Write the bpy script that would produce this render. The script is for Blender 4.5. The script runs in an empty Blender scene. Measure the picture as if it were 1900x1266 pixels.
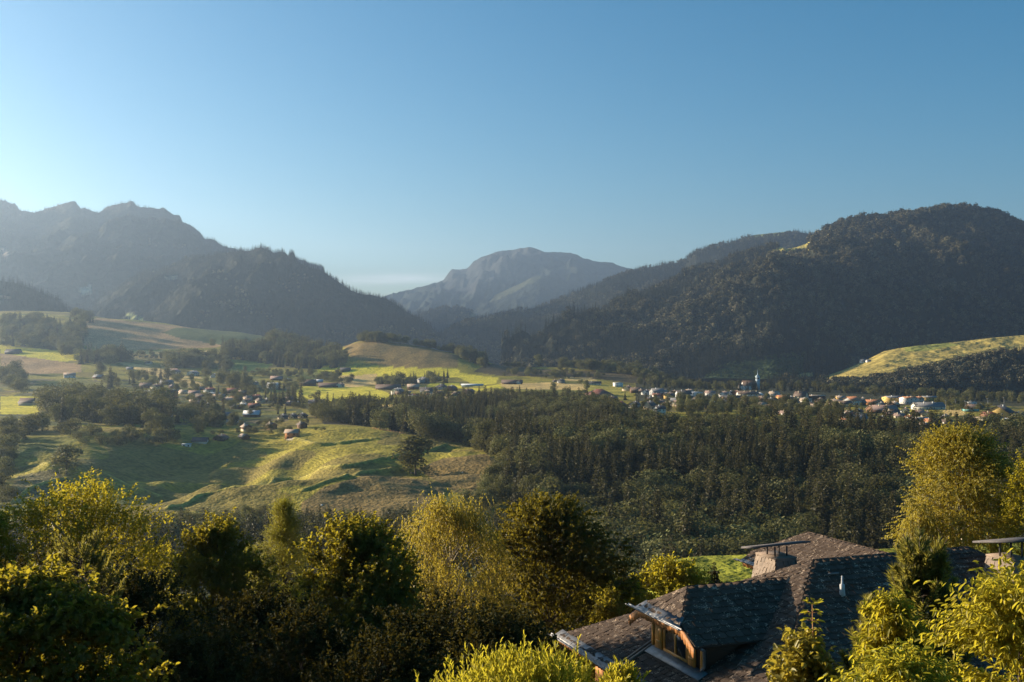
import bpy, bmesh, math, random
import numpy as np
from mathutils import Vector, Matrix

R = math.radians
scene = bpy.context.scene
COL = scene.collection
F = 2037.0                      # focal length in pixels of the 1900 px wide photograph
CX, CY = 950.0, 633.0

# ------------------------------------------------------------------ camera
cam_d = bpy.data.cameras.new("camera")
cam_d.sensor_width = 36.0
cam_d.lens = 36.0 * F / 1900.0
cam_d.clip_start = 0.2
cam_d.clip_end = 60000.0
cam = bpy.data.objects.new("camera", cam_d)
cam.location = (0, 0, 0)
cam.rotation_euler = (R(90), 0, 0)
COL.objects.link(cam)
scene.camera = cam

# ------------------------------------------------------------------ light
SUN_AZ, SUN_EL = R(-66), R(12)
world = bpy.data.worlds.new("World")
scene.world = world
world.use_nodes = True
wn, wl = world.node_tree.nodes, world.node_tree.links
wn.clear()
sky = wn.new("ShaderNodeTexSky")
sky.sky_type = 'NISHITA'
sky.sun_disc = False
sky.sun_elevation = SUN_EL
sky.sun_rotation = SUN_AZ
sky.altitude = 900
sky.air_density = 1.0
sky.dust_density = 1.75
sky.ozone_density = 3.0
bg = wn.new("ShaderNodeBackground")
bg.inputs[1].default_value = 0.05
wo = wn.new("ShaderNodeOutputWorld")
# a thin strip of cirrus low over the saddle
tc = wn.new("ShaderNodeTexCoord")
sep = wn.new("ShaderNodeSeparateXYZ")
wl.new(tc.outputs['Generated'], sep.inputs[0])
def wmath(op, a, b=None, c=None):
    n = wn.new("ShaderNodeMath"); n.operation = op
    for i, v in enumerate((a, b, c)):
        if v is None: continue
        if isinstance(v, (int, float)): n.inputs[i].default_value = v
        else: wl.new(v, n.inputs[i])
    return n.outputs[0]
az = wmath('DIVIDE', sep.outputs[0], sep.outputs[1])
el = wmath('DIVIDE', sep.outputs[2], sep.outputs[1])
nz = wn.new("ShaderNodeTexNoise"); nz.inputs['Scale'].default_value = 9.0; nz.inputs['Detail'].default_value = 4
mp = wn.new("ShaderNodeMapping"); mp.inputs['Scale'].default_value = (4, 4, 60)
wl.new(tc.outputs['Generated'], mp.inputs[0]); wl.new(mp.outputs[0], nz.inputs[0])
e1 = wmath('DIVIDE', wmath('SUBTRACT', el, wmath('MULTIPLY_ADD', az, 0.02, 0.0585)), 0.0042)
e2 = wmath('DIVIDE', wmath('SUBTRACT', az, -0.108), 0.055)
m = wmath('EXPONENT', wmath('MULTIPLY', wmath('ADD', wmath('MULTIPLY', e1, e1), wmath('MULTIPLY', e2, e2)), -1.0))
m = wmath('MULTIPLY', m, wmath('GREATER_THAN', sep.outputs[1], 0.1))
m = wmath('MULTIPLY', m, wmath('MULTIPLY', nz.outputs[0], 1.1))
mix = wn.new("ShaderNodeMix"); mix.data_type = 'RGBA'
hs = wn.new("ShaderNodeHueSaturation")
hs.inputs['Saturation'].default_value = 1.34; hs.inputs['Hue'].default_value = 0.488
wl.new(sky.outputs[0], hs.inputs['Color'])
wl.new(m, mix.inputs['Factor'])
wl.new(hs.outputs[0], mix.inputs['A'])
mix.inputs['B'].default_value = (7.0, 7.2, 7.6, 1)
wl.new(mix.outputs['Result'], bg.inputs[0])
wl.new(bg.outputs[0], wo.inputs[0])

sun_d = bpy.data.lights.new("sun", 'SUN')
sun_d.energy = 5.0
sun_d.angle = R(0.5)
sun_d.color = (1.0, 0.84, 0.62)
sun = bpy.data.objects.new("sun", sun_d)
SUN = Vector((math.sin(SUN_AZ) * math.cos(SUN_EL), math.cos(SUN_AZ) * math.cos(SUN_EL), math.sin(SUN_EL)))
sun.rotation_euler = SUN.to_track_quat('Z', 'Y').to_euler()
COL.objects.link(sun)

vs = scene.view_settings
vs.view_transform = 'Standard'; vs.look = 'None'; vs.gamma = 1.0; vs.exposure = 1.58
vs.use_curve_mapping = False
scene.render.engine = 'CYCLES'

# ------------------------------------------------------------------ helpers
rng = np.random.default_rng(7)
random.seed(7)

def mesh_np(name, verts, faces, mat=None, smooth=False):
    """faces: list of integer arrays (n,3) or (n,4)"""
    me = bpy.data.meshes.new(name)
    verts = np.asarray(verts, dtype=np.float32)
    if isinstance(faces, np.ndarray): faces = [faces]
    faces = [np.asarray(f, dtype=np.int32) for f in faces if len(f)]
    me.vertices.add(len(verts)); me.vertices.foreach_set("co", verts.ravel())
    nl = sum(f.size for f in faces); npoly = sum(len(f) for f in faces)
    me.loops.add(nl); me.polygons.add(npoly)
    me.loops.foreach_set("vertex_index", np.concatenate([f.ravel() for f in faces]))
    tot = np.concatenate([np.full(len(f), f.shape[1], np.int32) for f in faces])
    st = np.concatenate([[0], np.cumsum(tot)[:-1]]).astype(np.int32)
    me.polygons.foreach_set("loop_start", st)
    if smooth: me.polygons.foreach_set("use_smooth", np.ones(npoly, bool))
    me.update(calc_edges=True)
    if mat is not None: me.materials.append(mat)
    return me

def link(name, me, parent=None, loc=(0, 0, 0)):
    o = bpy.data.objects.new(name, me); COL.objects.link(o); o.location = loc
    if parent is not None: o.parent = parent
    return o

def empty(name, loc=(0, 0, 0), rz=0.0):
    o = bpy.data.objects.new(name, None); COL.objects.link(o)
    o.location = loc; o.rotation_euler = (0, 0, rz); o.empty_display_size = 0.5
    return o

def tag(o, label=None, cat=None, group=None, kind=None):
    if label: o['label'] = label
    if cat: o['category'] = cat
    if group: o['group'] = group
    if kind: o['kind'] = kind
    return o

class MB:
    """collects simple shapes into one mesh"""
    def __init__(s): s.v = []; s.f3 = []; s.f4 = []; s.n = 0
    def add(s, v, f):
        v = np.asarray(v, float); s.v.append(v)
        for q in f:
            q = [i + s.n for i in q]
            if len(q) == 3: s.f3.append(q)
            elif len(q) == 4: s.f4.append(q)
            else:
                for k in range(1, len(q) - 1): s.f3.append([q[0], q[k], q[k + 1]])
        s.n += len(v)
    def box(s, lo, hi, M=None):
        x0, y0, z0 = lo; x1, y1, z1 = hi
        v = np.array([[x0,y0,z0],[x1,y0,z0],[x1,y1,z0],[x0,y1,z0],[x0,y0,z1],[x1,y0,z1],[x1,y1,z1],[x0,y1,z1]], float)
        s.hexa(v if M is None else M(v))
    def hexa(s, v):
        s.add(v, [(0,3,2,1),(4,5,6,7),(0,1,5,4),(1,2,6,5),(2,3,7,6),(3,0,4,7)])
    def prism(s, poly, d0, d1):
        """poly: list of 3D points (planar), extruded from +d0 to +d1 (vectors)"""
        p = np.asarray(poly, float); n = len(p)
        v = np.vstack([p + np.asarray(d0), p + np.asarray(d1)])
        s.add(v, [tuple(range(n))[::-1], tuple(range(n, 2 * n))] + [(i, (i + 1) % n, n + (i + 1) % n, n + i) for i in range(n)])
    def tube(s, pts, rad, k=6):
        pts = np.asarray(pts, float); n = len(pts)
        rad = np.full(n, rad) if np.isscalar(rad) else np.asarray(rad, float)
        t = np.gradient(pts, axis=0); t /= (np.linalg.norm(t, axis=1)[:, None] + 1e-9)
        up = np.array([0, 0, 1.0]) if abs(t[0, 2]) < 0.9 else np.array([1.0, 0, 0])
        a = np.cross(t, up); a /= (np.linalg.norm(a, axis=1)[:, None] + 1e-9)
        b = np.cross(t, a)
        ang = np.arange(k) / k * 2 * np.pi
        v = pts[:, None, :] + rad[:, None, None] * (np.cos(ang)[None, :, None] * a[:, None, :] + np.sin(ang)[None, :, None] * b[:, None, :])
        v = v.reshape(-1, 3); f = []
        for i in range(n - 1):
            for j in range(k):
                j2 = (j + 1) % k
                f.append((i * k + j, i * k + j2, (i + 1) * k + j2, (i + 1) * k + j))
        f.append(tuple(range(k))[::-1]); f.append(tuple(range((n - 1) * k, n * k)))
        s.add(v, f)
    def mesh(s, name, mat, smooth=False, off=None):
        v = np.vstack(s.v)
        if off is not None: v = v - np.asarray(off)
        return mesh_np(name, v, [np.array(s.f4, int).reshape(-1, 4), np.array(s.f3, int).reshape(-1, 3)], mat, smooth)
    def build(s, name, mat, parent=None, off=None, smooth=False):
        return link(name, s.mesh(name, mat, smooth, off), parent)

# ------------------------------------------------------------------ noise
def _h(ix, iy, seed):
    n = (ix.astype(np.int64) * 374761393 + iy.astype(np.int64) * 668265263 + seed * 974711) & 0x7fffffff
    n = ((n ^ (n >> 13)) * 1274126177) & 0x7fffffff
    n = n ^ (n >> 16)
    return (n & 0xffff) / 65535.0
def vnoise(x, y, seed=0):
    ix, iy = np.floor(x), np.floor(y); fx, fy = x - ix, y - iy
    fx = fx * fx * fx * (fx * (fx * 6 - 15) + 10); fy = fy * fy * fy * (fy * (fy * 6 - 15) + 10)
    a, b, c, d = _h(ix, iy, seed), _h(ix + 1, iy, seed), _h(ix, iy + 1, seed), _h(ix + 1, iy + 1, seed)
    return (a + (b - a) * fx + (c - a) * fy + (a - b - c + d) * fx * fy) * 2 - 1
def fbm(x, y, wl, octs=4, seed=0, gain=0.5):
    r = 0; a = 1.0
    for o in range(octs):
        r = r + a * vnoise(x / wl + 13.7 * o, y / wl - 7.3 * o, seed + o); wl *= 0.5; a *= gain
    return r
def ridged(x, y, wl, octs=4, seed=0):
    r = 0; a = 1.0
    for o in range(octs):
        r = r + a * (1 - 2 * np.abs(vnoise(x / wl + 5.1 * o, y / wl + 3.3 * o, seed + o))); wl *= 0.5; a *= 0.5
    return r

def inpoly(x, y, poly):
    x = np.asarray(x, float); y = np.asarray(y, float); c = np.zeros(x.shape, bool)
    p = np.asarray(poly, float); j = len(p) - 1
    for i in range(len(p)):
        xi, yi, xj, yj = p[i, 0], p[i, 1], p[j, 0], p[j, 1]
        cond = ((yi > y) != (yj > y)) & (x < (xj - xi) * (y - yi) / (yj - yi + 1e-12) + xi)
        c ^= cond; j = i
    return c

# ------------------------------------------------------------------ materials
def newmat(name):
    m = bpy.data.materials.new(name); m.use_nodes = True
    nt = m.node_tree; nt.nodes.clear()
    out = nt.nodes.new("ShaderNodeOutputMaterial")
    return m, nt, out
def N(nt, t, **kw):
    n = nt.nodes.new(t)
    for k, v in kw.items(): setattr(n, k, v)
    return n
def ramp(nt, fac, stops):
    r = N(nt, "ShaderNodeValToRGB"); e = r.color_ramp.elements
    while len(e) > 1: e.remove(e[-1])
    e[0].position = stops[0][0]; e[0].color = (*stops[0][1], 1)
    for p, c in stops[1:]:
        q = e.new(p); q.color = (*c, 1)
    nt.links.new(fac, r.inputs[0]); return r.outputs[0]
def noise_tex(nt, scale, detail=4, coord='Object', mapping=None):
    t = N(nt, "ShaderNodeTexCoord"); n = N(nt, "ShaderNodeTexNoise")
    n.inputs['Scale'].default_value = scale; n.inputs['Detail'].default_value = detail
    src = t.outputs[coord]
    if mapping:
        mpn = N(nt, "ShaderNodeMapping"); mpn.inputs['Scale'].default_value = mapping
        nt.links.new(src, mpn.inputs[0]); src = mpn.outputs[0]
    nt.links.new(src, n.inputs['Vector'])
    return n.outputs[0]

def mat_simple(name, col, rough=0.8, var=0.25, scale=3.0, metal=0.0, bump=0.0, mapping=None):
    m, nt, out = newmat(name)
    b = N(nt, "ShaderNodeBsdfPrincipled")
    b.inputs['Roughness'].default_value = rough; b.inputs['Metallic'].default_value = metal
    n = noise_tex(nt, scale, 5, mapping=mapping)
    c0 = tuple(v * (1 - var) for v in col); c1 = tuple(min(1, v * (1 + var)) for v in col)
    nt.links.new(ramp(nt, n, [(0.3, c0), (0.7, c1)]), b.inputs['Base Color'])
    if bump:
        bp = N(nt, "ShaderNodeBump"); bp.inputs['Strength'].default_value = bump
        nt.links.new(n, bp.inputs['Height']); nt.links.new(bp.outputs[0], b.inputs['Normal'])
    nt.links.new(b.outputs[0], out.inputs[0])
    return m

def mat_leaf(name, cols, trans, tmix=0.45, rough=0.45, spec=0.4, objvar=0.25, pop=0.0):
    """cols: list of 3 base colours over leaves, trans: colour of light shining through"""
    m, nt, out = newmat(name)
    g = N(nt, "ShaderNodeNewGeometry"); oi = N(nt, "ShaderNodeObjectInfo")
    c = ramp(nt, g.outputs['Random Per Island'], [(i / (len(cols) - 1), k) for i, k in enumerate(cols)])
    hv = N(nt, "ShaderNodeHueSaturation")
    mr = N(nt, "ShaderNodeMapRange"); mr.inputs['To Min'].default_value = 1 - objvar; mr.inputs['To Max'].default_value = 1 + objvar
    nt.links.new(oi.outputs['Random'], mr.inputs[0]); 
    if pop:      # a share of the trees is of a paler species
        q1 = N(nt, "ShaderNodeMath", operation='MULTIPLY'); q1.inputs[1].default_value = 53.7; nt.links.new(oi.outputs['Random'], q1.inputs[0])
        q2 = N(nt, "ShaderNodeMath", operation='FRACT'); nt.links.new(q1.outputs[0], q2.inputs[0])
        q3 = N(nt, "ShaderNodeMath", operation='GREATER_THAN'); q3.inputs[1].default_value = 0.74; nt.links.new(q2.outputs[0], q3.inputs[0])
        q4 = N(nt, "ShaderNodeMath", operation='MULTIPLY_ADD'); q4.inputs[1].default_value = pop; nt.links.new(q3.outputs[0], q4.inputs[0]); nt.links.new(mr.outputs[0], q4.inputs[2])
        nt.links.new(q4.outputs[0], hv.inputs['Value'])
    else: nt.links.new(mr.outputs[0], hv.inputs['Value'])
    mh = N(nt, "ShaderNodeMapRange"); mh.inputs['To Min'].default_value = 0.485; mh.inputs['To Max'].default_value = 0.515
    rn = N(nt, "ShaderNodeMath", operation='FRACT'); mm = N(nt, "ShaderNodeMath", operation='MULTIPLY'); mm.inputs[1].default_value = 17.3
    nt.links.new(oi.outputs['Random'], mm.inputs[0]); nt.links.new(mm.outputs[0], rn.inputs[0])
    nt.links.new(rn.outputs[0], mh.inputs[0]); nt.links.new(mh.outputs[0], hv.inputs['Hue'])
    nt.links.new(c, hv.inputs['Color'])
    b = N(nt, "ShaderNodeBsdfPrincipled"); b.inputs['Roughness'].default_value = rough
    b.inputs['Specular IOR Level'].default_value = spec
    nt.links.new(hv.outputs[0], b.inputs['Base Color'])
    t = N(nt, "ShaderNodeBsdfTranslucent"); t.inputs[0].default_value = (*trans, 1)
    mx = N(nt, "ShaderNodeMixShader"); mx.inputs[0].default_value = tmix
    nt.links.new(b.outputs[0], mx.inputs[1]); nt.links.new(t.outputs[0], mx.inputs[2])
    nt.links.new(mx.outputs[0], out.inputs[0])
    return m

M = {}
M['bark'] = mat_simple('bark', (0.07, 0.05, 0.035), 0.9, 0.4, 6, bump=0.4)
M['birch_bark'] = mat_simple('birch_bark', (0.42, 0.36, 0.28), 0.8, 0.4, 5)
M['spruce'] = mat_leaf('spruce_needles', [(0.026, 0.025, 0.010), (0.05, 0.046, 0.017), (0.085, 0.074, 0.028)], (0.10, 0.09, 0.02), 0.25, 0.6, 0.2, 0.4)
M['broad'] = mat_leaf('broadleaf_foliage', [(0.045, 0.046, 0.018), (0.085, 0.084, 0.032), (0.145, 0.138, 0.056)], (0.17, 0.16, 0.04), 0.3, 0.65, 0.08, 0.45, 0.9)
M['shade'] = mat_leaf('shade_toned_leaves', [(0.022, 0.026, 0.008), (0.038, 0.04, 0.011), (0.06, 0.055, 0.014)], (0.09, 0.07, 0.01), 0.25, 0.7, 0.08, 0.15)  # understory shade is put into this darker leaf colour
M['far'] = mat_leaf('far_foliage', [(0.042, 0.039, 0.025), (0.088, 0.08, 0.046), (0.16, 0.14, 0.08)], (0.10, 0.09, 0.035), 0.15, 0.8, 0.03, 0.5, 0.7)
M['farspruce'] = mat_leaf('distant_needles_shaded', [(0.020, 0.024, 0.019), (0.036, 0.04, 0.03), (0.06, 0.062, 0.043)], (0.05, 0.055, 0.03), 0.15, 0.8, 0.03, 0.45)  # spruce needles, darker and bluer to carry the shade of the left slopes
M['cherry'] = mat_leaf('cherry_leaves', [(0.03, 0.032, 0.008), (0.055, 0.052, 0.011), (0.105, 0.085, 0.014)], (0.34, 0.27, 0.022), 0.36, 0.5, 0.2, 0.12)  # cherry leaf tone darkened to paint in the shade inside the crown
M['young'] = mat_leaf('young_foliage', [(0.045, 0.075, 0.028), (0.065, 0.10, 0.036), (0.085, 0.12, 0.045)], (0.11, 0.13, 0.03), 0.2, 0.7, 0.1, 0.2)
M['lit'] = mat_leaf('yellow_green_leaves', [(0.075, 0.075, 0.010), (0.13, 0.12, 0.014), (0.21, 0.18, 0.02)], (0.56, 0.46, 0.03), 0.5, 0.5, 0.25, 0.12)
M['maple'] = mat_leaf('maple_leaves', [(0.045, 0.05, 0.010), (0.085, 0.085, 0.014), (0.15, 0.12, 0.016)], (0.45, 0.37, 0.028), 0.45, 0.5, 0.25, 0.12)
M['birch'] = mat_leaf('birch_leaves', [(0.11, 0.09, 0.016), (0.2, 0.17, 0.03), (0.31, 0.25, 0.05)], (0.56, 0.44, 0.05), 0.42, 0.45, 0.35, 0.12)
M['willow'] = mat_leaf('willow_leaves', [(0.10, 0.11, 0.012), (0.21, 0.2, 0.02), (0.34, 0.29, 0.03)], (0.62, 0.53, 0.04), 0.5, 0.5, 0.25, 0.1)
M['larch'] = mat_leaf('larch_needles', [(0.10, 0.11, 0.02), (0.16, 0.16, 0.028), (0.24, 0.22, 0.04)], (0.50, 0.45, 0.05), 0.42, 0.55, 0.2, 0.1)
M['pine'] = mat_leaf('pine_needles', [(0.08, 0.08, 0.025), (0.13, 0.12, 0.035), (0.2, 0.17, 0.055)], (0.34, 0.30, 0.05), 0.45, 0.5, 0.25, 0.1)
M['wood'] = mat_simple('orange_timber', (0.42, 0.17, 0.045), 0.6, 0.3, 3, mapping=(1, 1, 12))
M['shutter'] = mat_simple('varnished_shutter', (0.55, 0.24, 0.04), 0.45, 0.2, 4, mapping=(8, 8, 1))
M['metal'] = mat_simple('zinc', (0.2, 0.195, 0.195), 0.55, 0.25, 5, metal=0.5)
M['dark_wood_shaded'] = mat_simple('dark_timber_shaded', (0.05, 0.028, 0.018), 0.7, 0.3, 3, mapping=(1, 1, 12))  # dark timber, deepened further to paint the shadow on the dormer side
M['grey_paint'] = mat_simple('grey_paint', (0.4, 0.4, 0.4), 0.7, 0.1, 4)
M['dark_metal'] = mat_simple('dark_steel', (0.06, 0.055, 0.055), 0.5, 0.3, 4, metal=0.4)
M['cover'] = mat_simple('chimney_slab', (0.085, 0.075, 0.075), 0.8, 0.3, 5)
M['glass'] = mat_simple('window_glass', (0.03, 0.03, 0.032), 0.25, 0.1, 2)
M['white_paint'] = mat_simple('white_paint', (0.75, 0.72, 0.66), 0.7, 0.06, 4)
# ------------------------------------------------------------------ ground: lofted through depth rows
def L(*pairs):
    p = sorted(pairs); return np.array([q[0] for q in p], float), np.array([q[1] for q in p], float)
def LI(px, l): return np.interp(px, l[0], l[1])
C = lambda v: L((0, v), (1, v))
ROWS = [  # (depth over px, mode, value over px)
 (C(4),   'z', L((900, -9.0), (1100, -7.5))),
 (C(15),  'z', L((900, -13), (1150, -10.5))),
 (C(35),  'z', L((0, -24), (900, -21), (1100, -17.5), (1250, -14.2))),
 (C(72),  'z', L((0, -42), (900, -38), (1120, -27), (1175, -18), (1230, -14.4), (1400, -14.1), (1700, -14.0), (2500, -12))),
 (C(90),  'z', L((0, -52), (900, -48), (1120, -40), (1300, -28), (1500, -22), (1700, -17.5), (2500, -15))),
 (C(135), 'z', L((0, -68), (900, -66), (1400, -52), (1900, -46))),
 (C(250), 'z', L((0, -98), (900, -96), (1200, -90), (1900, -86))),
 (C(400), 'z', L((0, -93), (900, -93), (1200, -92))),
 (L((950, 545), (1060, 520)), 'y', L((0, 960), (900, 958), (1000, 985), (1100, 997))),
 (C(640), 'y', L((0, 905), (300, 903), (600, 897), (900, 902), (1100, 900))),
 (C(750), 'y', L((0, 858), (150, 848), (300, 856), (450, 862), (600, 848), (850, 850), (900, 853), (1100, 846))),
 (C(905), 'y', L((0, 802), (150, 798), (300, 812), (450, 816), (600, 793), (700, 798), (800, 812), (880, 826), (950, 822), (1100, 800), (1200, 793))),
 (C(1050), 'y', L((0, 770), (300, 780), (450, 783), (600, 776), (700, 782), (880, 790), (1100, 775), (1200, 770))),
 (C(1300), 'y', L((0, 752), (300, 750), (600, 752), (900, 748), (1200, 748), (1900, 757))),
 (C(1700), 'y', L((0, 713), (200, 713), (400, 716), (600, 722), (900, 716), (1200, 722), (1400, 724), (1650, 732), (1900, 742))),
 (L((0, 2200), (600, 2000), (900, 1900), (1200, 1850)), 'y', L((0, 663), (150, 670), (300, 682), (400, 690), (520, 694), (600, 698), (700, 702), (850, 701), (950, 705), (1050, 703), (1150, 708), (1250, 717), (1350, 720), (1500, 722), (1650, 730), (1900, 741))),
 (L((0, 3000), (500, 2900), (570, 2550), (650, 2300), (900, 2150), (1100, 2050), (1250, 1980), (1350, 1950)), 'y',
  L((-600, 565), (-300, 570), (0, 578), (125, 580), (180, 589), (200, 592), (350, 607), (450, 617), (510, 628), (560, 645), (610, 650), (640, 640), (665, 633), (700, 632), (760, 637), (800, 645), (850, 657), (890, 668), (950, 680), (1000, 681), (1100, 685), (1180, 691), (1230, 702), (1290, 717), (1350, 719.5), (1500, 721), (1650, 729), (1900, 740))),
]
MOUNDS = [  # px, depth, radius across, radius along, height : knolls and hollows of the near pasture
 (690, 612, 38, 40, 9.5), (548, 705, 17, 60, -8), (415, 735, 60, 110, -19), (330, 800, 40, 60, -8), (185, 660, 26, 26, -5), (455, 690, 13, 34, 6.5), (505, 765, 11, 40, 5.5), (352, 700, 12, 30, 5.5), (395, 640, 16, 22, 5), (300, 720, 12, 40, 5), (430, 800, 14, 30, 4), (635, 765, 30, 50, 6.0), (60, 640, 24, 34, 5.5),
 (275, 650, 26, 40, -7), (230, 640, 12, 40, 5.0), (120, 700, 18, 25, 4), (360, 640, 26, 18, 3.5), (800, 680, 30, 25, -4.5), (860, 660, 22, 22, 4.5),
 (565, 815, 18, 22, 4), (20, 730, 20, 50, -5), (420, 600, 22, 18, 4.5), (510, 610, 20, 20, 4), (330, 905, 60, 50, 5),
]
def smooth_cols(a, k):
    if k < 2: return a
    w = np.hanning(k + 2)[1:-1]; w /= w.sum()
    p = np.pad(a, (k, k), mode='edge'); return np.convolve(p, w, mode='same')[k:-k]
GPX = np.concatenate([np.linspace(-2600, -640, 50), np.linspace(-630, 2500, 1045), np.linspace(2520, 4500, 50)])
GD = np.concatenate([np.exp(np.arange(np.log(4.0), np.log(250), 0.03)), np.exp(np.arange(np.log(250), np.log(480), 0.0062)), np.exp(np.arange(np.log(480), np.log(960), 0.0028)), np.exp(np.arange(np.log(960), np.log(7000), 0.0062)), [8000, 10000, 12500, 14500]])
def build_ground():
    rd, rz = [], []
    for dl, mode, vl in ROWS:
        d = LI(GPX, dl); v = LI(GPX, vl)
        z = v if mode == 'z' else -(v - CY) / F * d
        k = 27 if mode == 'y' else 9
        rd.append(smooth_cols(d, 27)); rz.append(smooth_cols(z, 7 if dl[1].max() > 1900 else (5 if d[0] < 100 else k)))
    rd.append(rd[-1] + 420); rz.append(rz[-1] - 55)
    rd.append(np.full(len(GPX), 5500.0)); rz.append(np.full(len(GPX), -95.0))
    rd.append(np.full(len(GPX), 15000.0)); rz.append(np.full(len(GPX), -140.0))
    X = np.array(rd); Y = np.array(rz)                       # rows x cols
    h = np.diff(X, axis=0); dl = np.diff(Y, axis=0) / h      # monotone cubic
    mt = np.zeros_like(Y)
    same = dl[:-1] * dl[1:] > 0
    w1 = 2 * h[1:] + h[:-1]; w2 = h[1:] + 2 * h[:-1]
    with np.errstate(divide='ignore', invalid='ignore'):
        hm = (w1 + w2) / (w1 / dl[:-1] + w2 / dl[1:])
    mt[1:-1] = np.where(same, hm, 0); mt[0] = dl[0]; mt[-1] = dl[-1]
    Z = np.zeros((len(GD), len(GPX)))
    for j in range(len(GPX)):
        i = np.clip(np.searchsorted(X[:, j], GD) - 1, 0, len(X) - 2)
        t = np.clip((GD - X[i, j]) / h[i, j], 0, 1); hh = h[i, j]
        Z[:, j] = Y[i, j] * (2*t**3 - 3*t**2 + 1) + mt[i, j] * hh * (t**3 - 2*t**2 + t) + Y[i+1, j] * (-2*t**3 + 3*t**2) + mt[i+1, j] * hh * (t**3 - t**2)
    U = (GPX - CX) / F
    GX = U[None, :] * GD[:, None]; GY = np.repeat(GD[:, None], len(GPX), 1)
    amp = np.clip((GY - 60) / 300, 0, 1)
    near = np.exp(-((GY - 700) / 260) ** 2)
    Z += amp * (1.2 * fbm(GX, GY, 120, 3, 3) + 0.5 * fbm(GX, GY, 28, 3, 9))
    Z += near * (2.7 * fbm(GX, GY, 60, 3, 21) + 0.4 * ridged(GX, GY, 17, 2, 5))
    Z += 0.12 * fbm(GX, GY, 4, 2, 4) * np.clip(GY / 20, 0, 1) * (GY < 300)
    far = np.clip((GY - 1700) / 600, 0, 1) * np.clip((5000 - GY) / 1500, 0, 1)
    Z += far * 3.0 * fbm(GX, GY, 160, 3, 31)
    for px, d, ra, rb, hgt in MOUNDS:
        x0 = (px - CX) / F * d
        Z += hgt * np.exp(-((GX - x0) / ra) ** 2 - ((GY - d) / rb) ** 2)
    return GX, GY, Z
GX, GY, GZ = build_ground()
GPY = CY - GZ / GY * F
U0 = GPX
def gz_at(x, y):
    """ground height at world x, y (arrays)"""
    x = np.atleast_1d(np.asarray(x, float)); y = np.atleast_1d(np.asarray(y, float))
    px = CX + x / y * F
    j = np.clip(np.searchsorted(GPX, px) - 1, 0, len(GPX) - 2); fx = np.clip((px - GPX[j]) / (GPX[j+1] - GPX[j]), 0, 1)
    i = np.clip(np.searchsorted(GD, y) - 1, 0, len(GD) - 2); fy = np.clip((y - GD[i]) / (GD[i+1] - GD[i]), 0, 1)
    return (GZ[i, j]*(1-fx)+GZ[i, j+1]*fx)*(1-fy) + (GZ[i+1, j]*(1-fx)+GZ[i+1, j+1]*fx)*fy
I250 = int(np.searchsorted(GD, 330))
def ground_hit(px, py, dmin=330, dmax=4000):
    """world point of the ground seen at a pixel (valley beyond the gully)"""
    i0 = int(np.searchsorted(GD, dmin)); i1 = int(np.searchsorted(GD, dmax))
    j = int(np.clip(np.searchsorted(GPX, px) - 1, 0, len(GPX) - 2)); fx = (px - GPX[j]) / (GPX[j+1] - GPX[j])
    prof = GPY[i0:i1, j] * (1 - fx) + GPY[i0:i1, j+1] * fx
    env = np.minimum.accumulate(prof)
    k = int(np.argmax(env <= py))
    if env[-1] > py: k = int(np.argmin(prof))
    d = GD[i0 + k]
    if k > 0 and prof[k-1] > py >= prof[k]:
        t = (prof[k-1] - py) / (prof[k-1] - prof[k] + 1e-9); d = GD[i0+k-1] + t * (GD[i0+k] - GD[i0+k-1])
    x = (px - CX) / F * d
    return x, d, float(gz_at(x, d)[0])

def bench(poly, hgt, wid, c=None):
    global GZ, GPY
    q = np.asarray(poly, float); n = 160; s = np.linspace(0, len(q) - 1, n)
    pts = np.array([ground_hit(a, b_)[:2] for a, b_ in zip(np.interp(s, np.arange(len(q)), q[:, 0]), np.interp(s, np.arange(len(q)), q[:, 1]))])
    k = 9; pad = np.vstack([np.repeat(pts[:1], k, 0), pts, np.repeat(pts[-1:], k, 0)]); ker = np.ones(2 * k + 1) / (2 * k + 1)
    pts = np.stack([np.convolve(pad[:, i], ker, mode='valid') for i in (0, 1)], -1)
    m = (GY > pts[:, 1].min() - 20) & (GY < pts[:, 1].max() + 20) & (GX > pts[:, 0].min() - 20) & (GX < pts[:, 0].max() + 20)
    X, Y = GX[m], GY[m]; best = np.full(X.shape, 1e9)
    for i in range(n - 1):
        a, e = pts[i], pts[i + 1] - pts[i]; L2 = e @ e + 1e-9
        t = np.clip(((X - a[0]) * e[0] + (Y - a[1]) * e[1]) / L2, 0, 1)
        best = np.minimum(best, np.hypot(X - a[0] - t * e[0], Y - a[1] - t * e[1]))
    GZ[m] += hgt * np.exp(-(best / wid) ** 2); GPY = CY - GZ / GY * F
    w = np.full(GZ.shape, 1e9); w[m] = best
    return w
BENCH = [bench([(300, 950), (400, 915), (480, 898), (560, 882), (640, 868), (700, 856), (740, 846), (790, 838), (835, 826)], 1.7, 2.0),
         bench([(0, 874), (60, 866), (110, 860)], 1.6, 2.0), bench([(560, 912), (610, 893), (680, 876), (760, 870)], 1.3, 2.0),
         bench([(545, 815), (570, 822), (600, 826), (640, 822), (700, 815)], 1.6, 3.0), bench([(20, 935), (60, 905), (110, 890), (140, 893)], 1.4, 2.0), bench([(190, 880), (240, 905), (300, 925)], 1.8, 4.0)]
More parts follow.
